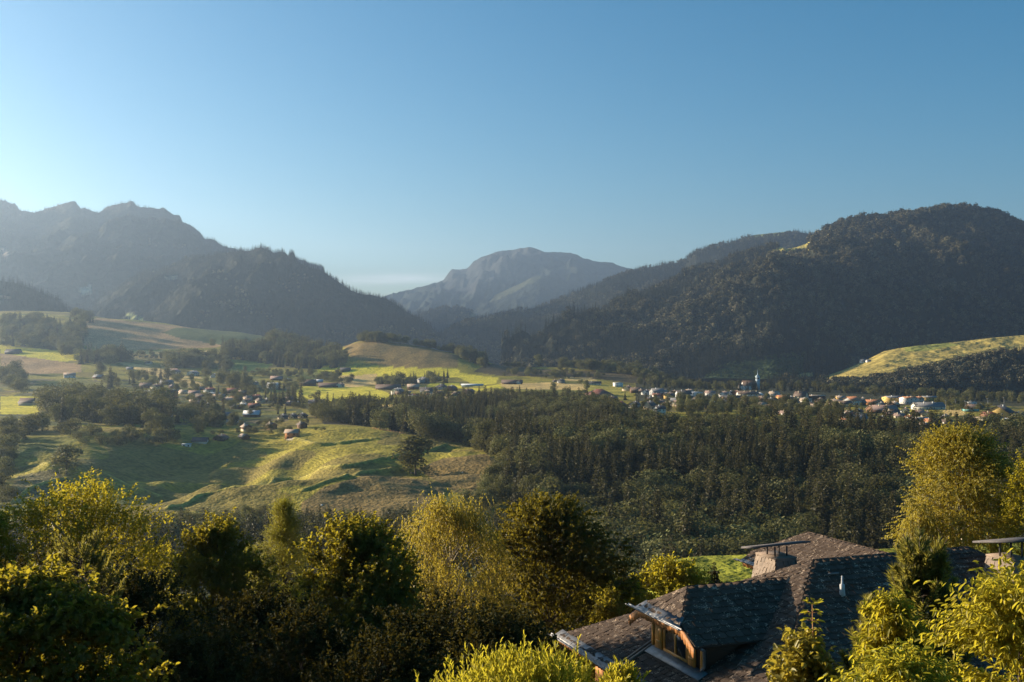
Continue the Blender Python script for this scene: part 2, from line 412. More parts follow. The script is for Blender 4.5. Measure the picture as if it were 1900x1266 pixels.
# land cover: real colours of grass, hay, soil and forest floor, stored per vertex
cov = np.zeros(GZ.shape + (4,)); cov[..., 3] = 1
def setc(mask, c): cov[mask, :3] = c
jx = 2.0 * fbm(GX, GY, 60, 2, 77); jy = 1.0 * fbm(GX, GY, 60, 2, 78)
PXg = np.repeat(GPX[None, :], len(GD), 0) + jx; PYg = GPY + jy
MEADOW = (0.285, 0.245, 0.036); BRIGHT = (0.62, 0.54, 0.05); STRAW = (0.64, 0.46, 0.18); HAY = (0.40, 0.26, 0.125)
BROWN = (0.23, 0.165, 0.06); FLOOR = (0.035, 0.032, 0.018); LAWN = (0.22, 0.235, 0.03); DRY = (0.17, 0.15, 0.06)
cov[..., :3] = MEADOW
big = fbm(GX, GY, 90, 3, 55)
setc(big > 0.35, (0.215, 0.175, 0.042)); setc(big < -0.5, (0.18, 0.175, 0.032))
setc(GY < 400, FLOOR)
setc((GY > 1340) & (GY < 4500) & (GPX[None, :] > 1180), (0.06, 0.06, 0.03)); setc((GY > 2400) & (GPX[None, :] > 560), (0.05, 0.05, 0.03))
setc((GY < 84) & (GPX[None, :] > 1172) & (GZ > -16.5), LAWN)
def paint(poly, c, d0=330, d1=3600): setc(inpoly(PXg, PYg, poly) & (GY > d0) & (GY < d1), c)
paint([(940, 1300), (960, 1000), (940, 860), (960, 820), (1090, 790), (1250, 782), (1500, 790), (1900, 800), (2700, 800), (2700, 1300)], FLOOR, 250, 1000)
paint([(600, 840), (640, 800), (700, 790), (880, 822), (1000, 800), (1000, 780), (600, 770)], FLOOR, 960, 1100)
paint([(560, 935), (600, 905), (680, 880), (770, 888), (830, 900), (800, 950), (700, 965), (560, 965)], BROWN, 400, 760)
paint([(770, 870), (820, 850), (900, 842), (950, 870), (950, 930), (860, 920)], BROWN, 400, 900)
paint([(10, 930), (30, 885), (100, 870), (140, 905), (100, 930)], DRY, 400, 800)
paint([(0, 640), (150, 655), (160, 668), (110, 672), (0, 655)], BRIGHT, 1300)
paint([(0, 655), (110, 671), (150, 676), (150, 690), (60, 695), (0, 690)], HAY, 1300)
paint([(0, 735), (40, 735), (75, 735), (70, 770), (0, 768)], BRIGHT, 900, 1600)
paint([(180, 590), (200, 592), (350, 607), (420, 640), (400, 645), (235, 650), (200, 640), (140, 618), (150, 600)], HAY, 1800)
paint([(130, 600), (230, 645), (215, 655), (150, 640)], HAY, 1800)
paint([(235, 650), (330, 652), (385, 650), (390, 660), (310, 665), (250, 668), (230, 660)], STRAW, 1500)
paint([(330, 607), (450, 616), (510, 628), (510, 636), (420, 642), (340, 630), (300, 617)], (0.115, 0.14, 0.045), 2000)
paint([(410, 667), (450, 668), (510, 676), (490, 688), (440, 692), (415, 690)], (0.19, 0.25, 0.045), 1500)
paint([(210, 668), (300, 685), (330, 700), (360, 706), (400, 720), (385, 728), (330, 712), (260, 690)], STRAW, 1000)
paint([(300, 687), (370, 700), (380, 704), (330, 700)], STRAW, 1000)
paint([(545, 690), (600, 690), (590, 705), (555, 703)], (0.24, 0.25, 0.05), 1300)
paint([(560, 718), (640, 712), (700, 722), (735, 735), (720, 748), (600, 750), (550, 738), (548, 725)], BRIGHT, 1000)
paint([(600, 678), (640, 682), (740, 680), (850, 686), (860, 700), (700, 700), (650, 700), (590, 690)], BRIGHT, 1300)
paint([(630, 697), (700, 695), (700, 715), (650, 720), (620, 712)], STRAW, 1300)
paint([(640, 640), (700, 634), (780, 640), (850, 660), (850, 682), (720, 682), (640, 660)], BROWN, 1900)
paint([(835, 690), (925, 702), (920, 712), (880, 716), (850, 700)], BRIGHT, 1300)
paint([(795, 711), (852, 710), (860, 725), (900, 725), (900, 716), (935, 712), (935, 720), (790, 722)], BRIGHT, 1200)
paint([(925, 711), (1010, 711), (1090, 713), (1090, 724), (940, 722)], STRAW, 1200)
paint([(1085, 714), (1138, 714), (1170, 728), (1165, 736), (1090, 726)], (0.38, 0.33, 0.06), 1200)
paint([(1050, 700), (1100, 700), (1110, 706), (1050, 707)], STRAW, 1500)
paint([(1270, 741), (1410, 741), (1410, 752), (1280, 750)], (0.28, 0.30, 0.035), 1000)
paint([(1232, 770), (1252, 770), (1252, 778), (1232, 777)], STRAW, 800)
paint([(1527, 745), (1552, 745), (1552, 756), (1527, 754)], STRAW, 1000)
paint([(1665, 758), (1720, 758), (1725, 775), (1668, 772)], (0.42, 0.36, 0.06), 1000)
paint([(1750, 762), (1790, 758), (1790, 772), (1750, 772)], STRAW, 1000)
paint([(700, 752), (735, 752), (725, 785), (712, 780)], STRAW, 800)
for (x0, y0, x1, y1) in [(-20, 690, 560, 790), (1180, 700, 1560, 765), (1560, 735, 1900, 790)]:   # village gardens: patchy greens
    mk = (PXg > x0) & (PXg < x1) & (PYg > y0) & (PYg < y1) & (GY > 900) & (GY < 1800) & (np.abs(cov[..., 0] - MEADOW[0]) < 0.04)
    setc(mk & (fbm(GX, GY, 30, 2, 8) > 0.0), (0.10, 0.115, 0.04)); setc(mk & (fbm(GX, GY, 22, 2, 18) > 0.45), (0.2, 0.16, 0.08))
paint([(528, 812), (545, 806), (552, 816), (534, 819)], (0.5, 0.44, 0.36), 600)
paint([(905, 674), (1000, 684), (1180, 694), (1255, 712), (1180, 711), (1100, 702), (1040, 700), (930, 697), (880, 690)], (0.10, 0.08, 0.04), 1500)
for w_ in BENCH: setc(w_ < 1.8, (0.36, 0.31, 0.075))
# mown swath variation and small worn patches
cov[..., :3] *= (1 + 0.16 * np.clip(fbm(GX, GY, 14, 3, 41), -1, 1))[..., None]

def mat_ground():
    m, nt, out = newmat('grass_ground')
    b = N(nt, "ShaderNodeBsdfPrincipled"); b.inputs['Roughness'].default_value = 0.95; b.inputs['Specular IOR Level'].default_value = 0.1
    at = N(nt, "ShaderNodeAttribute"); at.attribute_name = 'cover'
    n1 = noise_tex(nt, 0.30, 8)
    mm = N(nt, "ShaderNodeMix", data_type='RGBA', blend_type='MULTIPLY'); mm.inputs['Factor'].default_value = 1
    nt.links.new(at.outputs['Color'], mm.inputs['A'])
    nt.links.new(ramp(nt, n1, [(0.32, (0.6, 0.6, 0.55)), (0.68, (1.38, 1.3, 1.2))]), mm.inputs['B'])
    nt.links.new(mm.outputs['Result'], b.inputs['Base Color'])
    # cattle terraces following the contour, and tussocks
    t = N(nt, "ShaderNodeTexCoord"); w = N(nt, "ShaderNodeTexWave", wave_type='BANDS', bands_direction='Z', wave_profile='SIN')
    mpn = N(nt, "ShaderNodeMapping"); mpn.inputs['Scale'].default_value = (0.05, 0.05, 1.0)
    nt.links.new(t.outputs['Object'], mpn.inputs[0]); nt.links.new(mpn.outputs[0], w.inputs['Vector'])
    w.inputs['Scale'].default_value = 0.28; w.inputs['Distortion'].default_value = 7.0; w.inputs['Detail'].default_value = 3; w.inputs['Detail Scale'].default_value = 1.5
    n2 = noise_tex(nt, 0.45, 7)
    ad = N(nt, "ShaderNodeMath", operation='MULTIPLY_ADD'); ad.inputs[1].default_value = 0.10
    nt.links.new(w.outputs['Fac'], ad.inputs[0]); nt.links.new(n2, ad.inputs[2])
    bp = N(nt, "ShaderNodeBump"); bp.inputs['Strength'].default_value = 0.9; bp.inputs['Distance'].default_value = 1.6
    nt.links.new(ad.outputs[0], bp.inputs['Height']); nt.links.new(bp.outputs[0], b.inputs['Normal'])
    nt.links.new(b.outputs[0], out.inputs[0])
    return m
M['ground'] = mat_ground()

def grid_mesh(name, X, Y, Z, mat, cover=None):
    nr, nc = X.shape
    v = np.stack([X, Y, Z], -1).reshape(-1, 3)
    i = np.arange(nr * nc).reshape(nr, nc)
    f = np.stack([i[:-1, :-1], i[:-1, 1:], i[1:, 1:], i[1:, :-1]], -1).reshape(-1, 4)
    me = mesh_np(name, v, f, mat, True)
    if cover is not None:
        a = me.attributes.new('cover', 'FLOAT_COLOR', 'POINT'); a.data.foreach_set('color', cover.reshape(-1).astype(np.float32))
    return me
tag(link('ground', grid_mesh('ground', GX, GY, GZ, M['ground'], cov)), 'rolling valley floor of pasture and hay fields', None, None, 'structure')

# ------------------------------------------------------------------ mountains
def mat_mountain(name, rockscale=0.004):
    m, nt, out = newmat(name)
    b = N(nt, "ShaderNodeBsdfPrincipled"); b.inputs['Roughness'].default_value = 0.95; b.inputs['Specular IOR Level'].default_value = 0.05
    at = N(nt, "ShaderNodeAttribute"); at.attribute_name = 'cover'
    n1 = noise_tex(nt, rockscale * 8, 8)
    mm = N(nt, "ShaderNodeMix", data_type='RGBA', blend_type='MULTIPLY'); mm.inputs['Factor'].default_value = 1
    nt.links.new(at.outputs['Color'], mm.inputs['A'])
    nt.links.new(ramp(nt, n1, [(0.3, (0.6, 0.6, 0.6)), (0.7, (1.35, 1.3, 1.25))]), mm.inputs['B'])
    nt.links.new(mm.outputs['Result'], b.inputs['Base Color'])
    bp = N(nt, "ShaderNodeBump"); bp.inputs['Strength'].default_value = 0.8; bp.inputs['Distance'].default_value = 28
    nt.links.new(noise_tex(nt, rockscale * 5, 8), bp.inputs['Height']); nt.links.new(bp.outputs[0], b.inputs['Normal'])
    nt.links.new(b.outputs[0], out.inputs[0])
    return m
M['mountain'] = mat_mountain('mountain_ground')
M['rock'] = mat_mountain('mountain_rock', 0.002)
FLOORM = np.array((0.03, 0.032, 0.02)); ROCK = (0.26, 0.25, 0.25); ALP = (0.17, 0.18, 0.06); ALPD = (0.10, 0.115, 0.05)

def smooth01(t):
    q = np.clip((t - .12) / .35, 0, 1); return q * q * (3 - 2 * q)
def mountain(name, label, ridge, rdepth, fdepth, fz=-85, pw=1.1, namp=0.05, nwl=500, back=1200, polys=(), base=FLOORM, seed=1, mat='mountain', step=3.0, jag=0.0, gully=0.0):
    rl = L(*ridge); dl = L(*rdepth); fl = L(*fdepth)
    px = np.arange(rl[0][0], rl[0][-1] + step, step)
    ry = LI(px, rl); rd = LI(px, dl); fd = LI(px, fl)
    rz = -(ry - CY) / F * rd
    if jag: rz = rz + jag * fbm(px, px * 0 + seed, 22, 4, seed)
    u = (px - CX) / F
    T = np.concatenate([np.linspace(0, 1, 130), 1 + np.linspace(0.02, 1, 24)])
    X = np.zeros((len(T), len(px))); Y = X.copy(); Z = X.copy()
    for k, t in enumerate(T):
        if t <= 1:
            Y[k] = fd + (rd - fd) * t; Z[k] = fz + (rz - fz) * t ** pw
        else:
            q = t - 1; Y[k] = rd + back * q; Z[k] = rz - (rz - fz + 60) * (q ** 1.25)
        X[k] = u * Y[k]
    hgt = np.maximum(rz - fz, 1)[None, :]
    env = np.sin(np.pi * np.clip(T, 0, 1)) ** 0.7
    env = np.where(T > 1, 0.5 * np.sin(np.pi * np.clip(T - 1, 0, 1)), env)[:, None]
    nz = ridged(X, Y, nwl, 5, seed) - 0.25
    Z += hgt * namp * env * nz
    if gully:      # ribs and gullies running down the fall line
        ge = env * smooth01(T[:, None]) if mat == 'mountain' else env
        Z += gully * 0.35 * ge * ridged(X, Y * 0.35, nwl * 0.13, 3, seed + 9)
        Z += gully * ge * (ridged(X + 0.25 * fbm(X, Y, nwl, 3, seed + 3) * nwl, Y * 0.22, nwl * 0.4, 4, seed + 7))
    cv = np.ones(Z.shape + (4,)); cv[..., :3] = base
    PY = CY - Z / Y * F; PX = np.repeat(px[None, :], len(T), 0)
    jx = 2.5 * fbm(X, Y, 120, 3, seed + 20); jy = 1.5 * fbm(X, Y, 120, 3, seed + 21)
    bare = np.zeros(Z.shape, bool)
    for poly, c, notree in polys:
        mk = inpoly(PX + jx, PY + jy, poly)
        cv[mk, :3] = c
        if notree: bare |= mk
    o = tag(link(name, grid_mesh(name, X, Y, Z, M[mat], cv)), label, None, None, 'structure')
    return dict(X=X, Y=Y, Z=Z, bare=bare, o=o, T=T, PX=PX, PY=PY)

MT = {}
MT['far_peak'] = mountain('mountain', 'far bare rocky peak in the middle of the valley',
  [(560, 600), (640, 580), (700, 562), (730, 548), (770, 536), (800, 527), (822, 520), (830, 510), (838, 502), (866, 498), (880, 486), (892, 479), (905, 474), (920, 470), (950, 463), (965, 460), (982, 459), (995, 463), (1010, 466), (1040, 466), (1060, 470), (1080, 478), (1100, 485), (1140, 488), (1170, 498), (1200, 503), (1300, 520)],
  [(0, 11000)], [(0, 8200)], -60, 1.0, 0.05, 900, 2500,
  [([(800, 540), (835, 500), (900, 470), (980, 455), (1060, 465), (1010, 490), (985, 512), (930, 530), (880, 545), (840, 548)], (0.032, 0.033, 0.033), True)],
  base=(0.018, 0.023, 0.017), seed=3, mat='rock', step=2.5, jag=10, gully=85)
MT['far_spur'] = mountain('hill', 'grassy spur in front of the far peak',
  [(800, 600), (845, 590), (862, 577), (880, 567), (900, 556), (930, 543), (955, 531), (985, 516), (1005, 511), (1030, 517), (1060, 528), (1100, 540), (1200, 562)],
  [(0, 9300)], [(0, 7600)], -60, 1.0, 0.035, 500, 900,
  [([(850, 592), (870, 570), (900, 553), (960, 526), (1005, 506), (1012, 515), (960, 540), (905, 563), (880, 580)], (0.055, 0.058, 0.026), True)],
  base=(0.018, 0.023, 0.016), seed=5, jag=4, gully=25)
MT['mid_hill'] = mountain('hill', 'small wooded hill at the mouth of the far valley',
  [(720, 620), (760, 590), (785, 578), (820, 572), (850, 570), (872, 577), (890, 588), (930, 605), (980, 630)],
  [(0, 7200)], [(0, 6200)], -80, 1.0, 0.05, 400, 700, [([(868, 590), (885, 573), (905, 570), (905, 580)], (0.22, 0.22, 0.1), True)], seed=6)
MT['left_far'] = mountain('mountain', 'long serrated wooded mountain on the left',
  [(-900, 470), (-500, 440), (-250, 405), (-100, 395), (-30, 378), (0, 371), (10, 374), (20, 380), (27, 379), (36, 389), (60, 392), (80, 390), (92, 388), (105, 383), (118, 376), (130, 373), (142, 377), (150, 388), (170, 391), (180, 393), (195, 383), (210, 379), (245, 377), (252, 383), (280, 386), (305, 387), (318, 396), (334, 402), (338, 414), (360, 425), (372, 430), (380, 443), (400, 449), (430, 463), (470, 470), (540, 478), (600, 500)],
  [(0, 6600)], [(0, 3900)], -60, 1.05, 0.09, 900, 1500,
  [([(0, 462), (15, 468), (12, 480), (0, 472)], (0.25, 0.2, 0.15), True), ([(145, 540), (170, 530), (168, 545), (150, 548)], (0.3, 0.3, 0.2), True)], seed=11, jag=15, gully=40)
MT['left_spur'] = mountain('mountain', 'wooded spur below the serrated mountain',
  [(-500, 430), (-200, 455), (0, 493), (40, 508), (80, 525), (120, 545), (155, 560), (190, 578), (230, 600)],
  [(0, 5200)], [(0, 3700)], -60, 1.05, 0.05, 500, 900, [([(120, 575), (175, 552), (180, 565), (165, 580), (130, 590)], (0.24, 0.27, 0.08), True)], seed=13)
MT['left_near'] = mountain('mountain', 'dark wooded mountain with rock pinnacles running down to the saddle',
  [(130, 600), (190, 556), (215, 536), (250, 516), (280, 506), (300, 503), (330, 493), (350, 481), (385, 475), (420, 470), (440, 467), (470, 463), (485, 460), (500, 463), (508, 470), (520, 468), (530, 470), (535, 479), (540, 471), (546, 473), (552, 488), (575, 496), (600, 506), (620, 520), (640, 533), (665, 545), (690, 547), (715, 552), (740, 566), (770, 590), (800, 614), (830, 636), (870, 660)],
  [(100, 4700), (850, 4300)], [(0, 3150), (850, 3300)], -60, 1.15, 0.10, 550, 900,
  [([(232, 582), (268, 590), (262, 600), (238, 595)], (0.25, 0.28, 0.1), True), ([(305, 515), (330, 510), (328, 518), (308, 521)], (0.26, 0.25, 0.15), True)], seed=17, jag=5, gully=30)
MT['left_dark'] = mountain('hill', 'low dark wooded hill at the left edge',
  [(-500, 490), (-200, 505), (0, 521), (30, 526), (60, 536), (90, 550), (110, 560), (125, 574), (140, 590)],
  [(0, 3450)], [(0, 3000)], -40, 0.9, 0.03, 300, 500, [([(-10, 548), (20, 552), (20, 556), (-10, 556)], (0.2, 0.16, 0.1), True)], seed=19)
MT['right_back'] = mountain('mountain', 'long wooded ridge rising from the saddle to the right with a grassy top',
  [(800, 640), (825, 617), (850, 605), (900, 590), (960, 577), (1000, 570), (1040, 557), (1080, 540), (1120, 524), (1150, 512), (1180, 502), (1200, 497), (1240, 490), (1270, 485), (1280, 473), (1292, 465), (1320, 459), (1360, 449), (1380, 442), (1400, 436), (1440, 432), (1470, 430), (1490, 432), (1520, 437), (1600, 450), (1750, 480)],
  [(820, 4400), (1000, 5000), (1200, 5700), (1480, 6000)], [(800, 3500), (1400, 3800)], -80, 1.1, 0.07, 600, 1200,
  [([(1380, 447), (1400, 434), (1445, 430), (1468, 428), (1470, 434), (1430, 440), (1400, 446)], (0.17, 0.19, 0.08), True)], seed=23)
MT['right_main'] = mountain('mountain', 'broad dark wooded mountain filling the right side',
  [(930, 690), (980, 665), (1020, 640), (1060, 615), (1100, 595), (1150, 572), (1200, 549), (1250, 525), (1300, 501), (1350, 486), (1400, 474), (1430, 468), (1470, 461), (1495, 455), (1512, 442), (1530, 429), (1560, 416), (1600, 408), (1650, 406), (1700, 400), (1740, 392), (1765, 388), (1790, 388), (1810, 391), (1830, 398), (1860, 410), (1900, 425), (2000, 450), (2300, 520), (2700, 560)],
  [(930, 2900), (1100, 3300), (1300, 3900), (1780, 3900), (2300, 3800)], [(930, 2500), (1300, 2300), (1430, 2250), (1520, 2450), (1600, 2620), (1900, 2680)], -78, 1.15, 0.10, 520, 1300,
  [([(1418, 470), (1450, 457), (1500, 446), (1502, 464), (1478, 476), (1455, 484), (1432, 479)], (0.42, 0.36, 0.1), True),
   ([(1470, 700), (1490, 692), (1507, 690), (1505, 704), (1475, 703)], (0.42, 0.33, 0.12), True),
   ([(1545, 502), (1562, 500), (1558, 512), (1548, 512)], (0.17, 0.17, 0.18), True), ([(1522, 574), (1545, 568), (1570, 563), (1548, 574), (1524, 578)], (0.15, 0.15, 0.16), True),
   ([(1240, 641), (1262, 636), (1275, 642), (1245, 648)], (0.14, 0.145, 0.155), True),
   ([(1285, 712), (1350, 676), (1420, 668), (1500, 660), (1490, 690), (1450, 712), (1300, 720)], (0.06, 0.085, 0.035), False)], seed=29, gully=55)
MT['right_meadow'] = mountain('hill', 'sunlit golden hillside meadow above the wood on the right',
  [(1500, 712), (1540, 695), (1562, 688), (1600, 672), (1640, 652), (1670, 646), (1700, 642), (1740, 638), (1780, 634), (1840, 627), (1900, 622), (2300, 596), (2700, 580)],
  [(0, 2480)], [(0, 2080)], -78, 0.9, 0.03, 140, 260,
  [([(1500, 712), (1540, 690), (1640, 648), (1900, 618), (2700, 570), (2700, 800), (1500, 800)], (0.36, 0.29, 0.085), True),
   ([(1670, 640), (1720, 633), (1780, 640), (1720, 650), (1680, 652)], (0.24, 0.25, 0.06), True)], seed=31)
MT['right_front'] = mountain('hill', 'wooded knoll behind the village on the right',
  [(1390, 735), (1430, 716), (1460, 706), (1500, 708), (1550, 712), (1600, 711), (1650, 705), (1690, 698), (1720, 692), (1760, 684), (1800, 674), (1830, 664), (1870, 658), (1900, 656), (2300, 640), (2700, 640)],
  [(0, 2020)], [(0, 1870)], -84, 0.9, 0.04, 120, 260, [([(1590, 708), (1700, 700), (1690, 712), (1600, 722)], (0.06, 0.08, 0.035), False)], seed=37)
# ------------------------------------------------------------------ foliage builders
def unit(v): return v / (np.linalg.norm(v, axis=-1, keepdims=True) + 1e-9)
def cards(P, Nrm, A, ln, wd, fold=0.0):
    """leaf-shaped faces: centre-base P, normal Nrm, axis A (length ln, width wd). fold>0 gives two-faced leaves"""
    n = len(P); A = unit(A); S = unit(np.cross(A, Nrm)); Nn = np.cross(S, A)
    ln = np.broadcast_to(np.asarray(ln, float), (n,))[:, None]; wd = np.broadcast_to(np.asarray(wd, float), (n,))[:, None]
    if fold == 0:
        v = np.stack([P, P + A * ln * .45 + S * wd * .5, P + A * ln, P + A * ln * .5 - S * wd * .5], 1)
        f = np.arange(n * 4).reshape(n, 4)
        return v.reshape(-1, 3), f
    up = Nn * wd * fold
    v = np.stack([P, P + A * ln * .35 + S * wd * .5 + up, P + A * ln * .75 + S * wd * .33 + up * .7, P + A * ln - Nn * ln * .12,
                  P + A * ln * .75 - S * wd * .33 + up * .7, P + A * ln * .35 - S * wd * .5 + up], 1)
    b = (np.arange(n) * 6)[:, None]
    f = np.concatenate([b + np.array([[0, 1, 2, 3]]), b + np.array([[0, 3, 4, 5]])])
    return v.reshape(-1, 3), f
def rdir(n, g): return unit(g.normal(size=(n, 3)))

def spruce_crown(seed, whorls=26, per=9, extra=5, rad=0.16, irr=0.2):
    """unit-height conifer: drooping branch blades with hanging sprays"""
    g = np.random.default_rng(seed); V = []; Fc = []; n0 = 0
    hs = 0.06 + 0.93 * (np.arange(whorls) + 0.5) / whorls
    P = []; A = []; Ln = []
    for h in hs:
        r = rad * (1 - h) ** 0.85 * (1 + irr * g.normal()) + 0.008
        k = max(4, int(per * (0.5 + 0.6 * (1 - h)) + g.integers(0, 2)))
        a0 = g.random() * 6.28
        for j in range(k):
            a = a0 + 6.283 * j / k + g.normal() * 0.2
            rr = r * (0.75 + 0.5 * g.random())
            P.append((0, 0, h + g.normal() * 0.006)); A.append((math.cos(a), math.sin(a), -0.28 - 0.35 * (1 - h) + (0.5 if h > .9 else 0))); Ln.append(rr)
    P = np.array(P); A = unit(np.array(A)); Ln = np.array(Ln)
    Nv = unit(np.stack([g.normal(size=len(P)) * .3, g.normal(size=len(P)) * .3, np.ones(len(P))], -1))
    out = [cards(P, Nv, A, Ln, np.maximum(Ln * 0.42, .012))]
    for e in range(extra):
        t = 0.25 + 0.75 * g.random(len(P)) ** 0.7
        Q = P + A * (Ln * t)[:, None] + g.normal(size=P.shape) * 0.004
        D = unit(A * 0.8 + g.normal(size=P.shape) * 0.5 + np.array([0, 0, -0.55]))
        out.append(cards(Q, rdir(len(P), g), D, 0.018 + Ln * 0.30, 0.010 + Ln * 0.16))
    Q = np.array([[0, 0, 0.95]] * 6); D = unit(np.array([0, 0, 1.0]) + g.normal(size=(6, 3)) * 0.15)
    out.append(cards(Q, rdir(6, g), D, 0.05, 0.008))
    for v, f in out: V.append(v); Fc.append(f + n0); n0 += len(v)
    return np.vstack(V), np.vstack(Fc)

def broad_crown(seed, n=1700, size=0.045, lobes=16, shape=(0.34, 0.34, 0.40), cz=0.58, fill=0.15, tall=0.0):
    g = np.random.default_rng(seed)
    d = rdir(lobes, g); d[:, 2] = d[:, 2] * 0.9 + 0.06; d = unit(d)
    c = d * np.array(shape) * (0.50 + 0.25 * g.random((lobes, 1))) + np.array([0, 0, cz])
    if tall: c[:, :2] *= np.clip(1.25 - tall * (c[:, 2:3] - 0.3), 0.3, 1.3)
    lr = np.mean(shape) * (0.36 + 0.26 * g.random(lobes))
    i = g.integers(0, lobes, n); q = rdir(n, g); q[:, 2] = q[:, 2] * 0.85 + 0.22
    rr = np.where(g.random(n) < fill, g.random(n) ** 0.5, 0.82 + 0.25 * g.random(n))
    P = c[i] + q * (lr[i] * rr)[:, None]
    nrm = unit(q * 0.8 + rdir(n, g) * 0.8 + np.array([0, 0, 0.35]))
    A = unit(np.cross(nrm, rdir(n, g)))
    s = size * (0.6 + 0.8 * g.random(n))
    return cards(P - A * s[:, None] * 0.5, nrm, A, s, s * 0.8)

def trunk_mesh(h, r, mat, seed=0, lean=0.02):
    g = np.random.default_rng(seed); b = MB()
    t = np.linspace(0, 1, 6); p = np.stack([np.cumsum(g.normal(size=6)) * lean * h / 6, np.cumsum(g.normal(size=6)) * lean * h / 6, t * h - 0.02 * h], -1)
    b.tube(p, r * (1 - 0.8 * t), 7)
    for k in range(5):
        a = g.random() * 6.28; z = h * (0.35 + 0.5 * k / 5); l = h * 0.22
        i0 = np.array([np.interp(z, p[:, 2], p[:, 0]), np.interp(z, p[:, 2], p[:, 1]), z])
        b.tube(np.array([i0, i0 + [l * .5 * math.cos(a), l * .5 * math.sin(a), l * .35], i0 + [l * math.cos(a), l * math.sin(a), l * .85]]), [r * .35, r * .22, r * .06], 5)
    return b.mesh('trunk', mat)

PROTO = {}
def crown_mesh(nm, vf, mat): return mesh_np(nm, vf[0], vf[1], mat)
PROTO['spruce'] = [crown_mesh('spruce_crown', spruce_crown(100 + i, 24 + i, 9, 5, [0.15, 0.17, 0.13, 0.19][i]), M['spruce']) for i in range(4)]
PROTO['broad'] = [crown_mesh('broadleaf_crown', broad_crown(200 + i, 2600, 0.042, 14 + 2 * i, [(.38, .38, .46), (.32, .32, .48), (.44, .42, .45), (.29, .29, .50)][i], .50), M['broad']) for i in range(4)]
PROTO['poplar'] = [crown_mesh('poplar_crown', broad_crown(260 + i, 1600, 0.038, 18, (.15, .15, .46), .52), M['broad']) for i in range(2)]
PROTO['bush'] = [crown_mesh('bush_crown', broad_crown(280 + i, 700, 0.09, 9, (.60, .60, .46), .5, .1), M['broad']) for i in range(2)]
def with_spine(vf):
    v, f = vf; a = np.array([0, 1.57]); n = len(v); s = []
    for q in a:
        c, d = .02 * math.cos(q), .02 * math.sin(q); s += [(-c, -d, 0), (c, d, 0), (c * .2, d * .2, .97), (-c * .2, -d * .2, .97)]
    return np.vstack([v, s]), np.vstack([f, n + np.arange(8).reshape(2, 4)])
PROTO['farspruce'] = [crown_mesh('distant_spruce', with_spine(spruce_crown(300 + i, 11, 6, 1, 0.17, 0.25)), M['farspruce']) for i in range(3)]
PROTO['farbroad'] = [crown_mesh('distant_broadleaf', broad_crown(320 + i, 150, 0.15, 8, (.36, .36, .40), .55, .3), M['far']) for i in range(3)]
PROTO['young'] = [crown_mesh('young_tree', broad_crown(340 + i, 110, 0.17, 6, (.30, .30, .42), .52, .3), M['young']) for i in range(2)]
TRUNK = {'spruce': trunk_mesh(0.9, 0.014, M['bark'], 1, .01), 'broad': trunk_mesh(0.7, 0.022, M['bark'], 2, .05), 'poplar': trunk_mesh(0.8, 0.014, M['bark'], 3), 'bush': None}

REG = []
def reg_tree(kind, i, x, y, z, h, w, rz, label, cat, group, trunk, name=None):
    REG.append((h * w ** .5 / y, kind, i, x, y, z, h, w, rz, label, cat, group, trunk, name))
def place_tree(kind, i, x, y, z, h, w=1.0, rz=0.0, name=None, label=None, cat='tree', group=None, trunk=True):
    me = PROTO[kind][i % len(PROTO[kind])]
    z = z - (0.12 if kind in ('broad', 'poplar') else 0.03) * h
    name = name or {'spruce': 'spruce_tree', 'broad': 'broadleaf_tree', 'poplar': 'poplar_tree', 'bush': 'bush'}[kind]
    if trunk and TRUNK.get(kind):
        r = empty(name, (x, y, z), rz); r.scale = (h * w, h * w, h)
        link('crown', me, r); link('trunk', TRUNK[kind], r)
    else:
        r = link(name, me, None, (x, y, z)); r.rotation_euler = (0, 0, rz); r.scale = (h * w, h * w, h)
    return tag(r, label, cat, group)

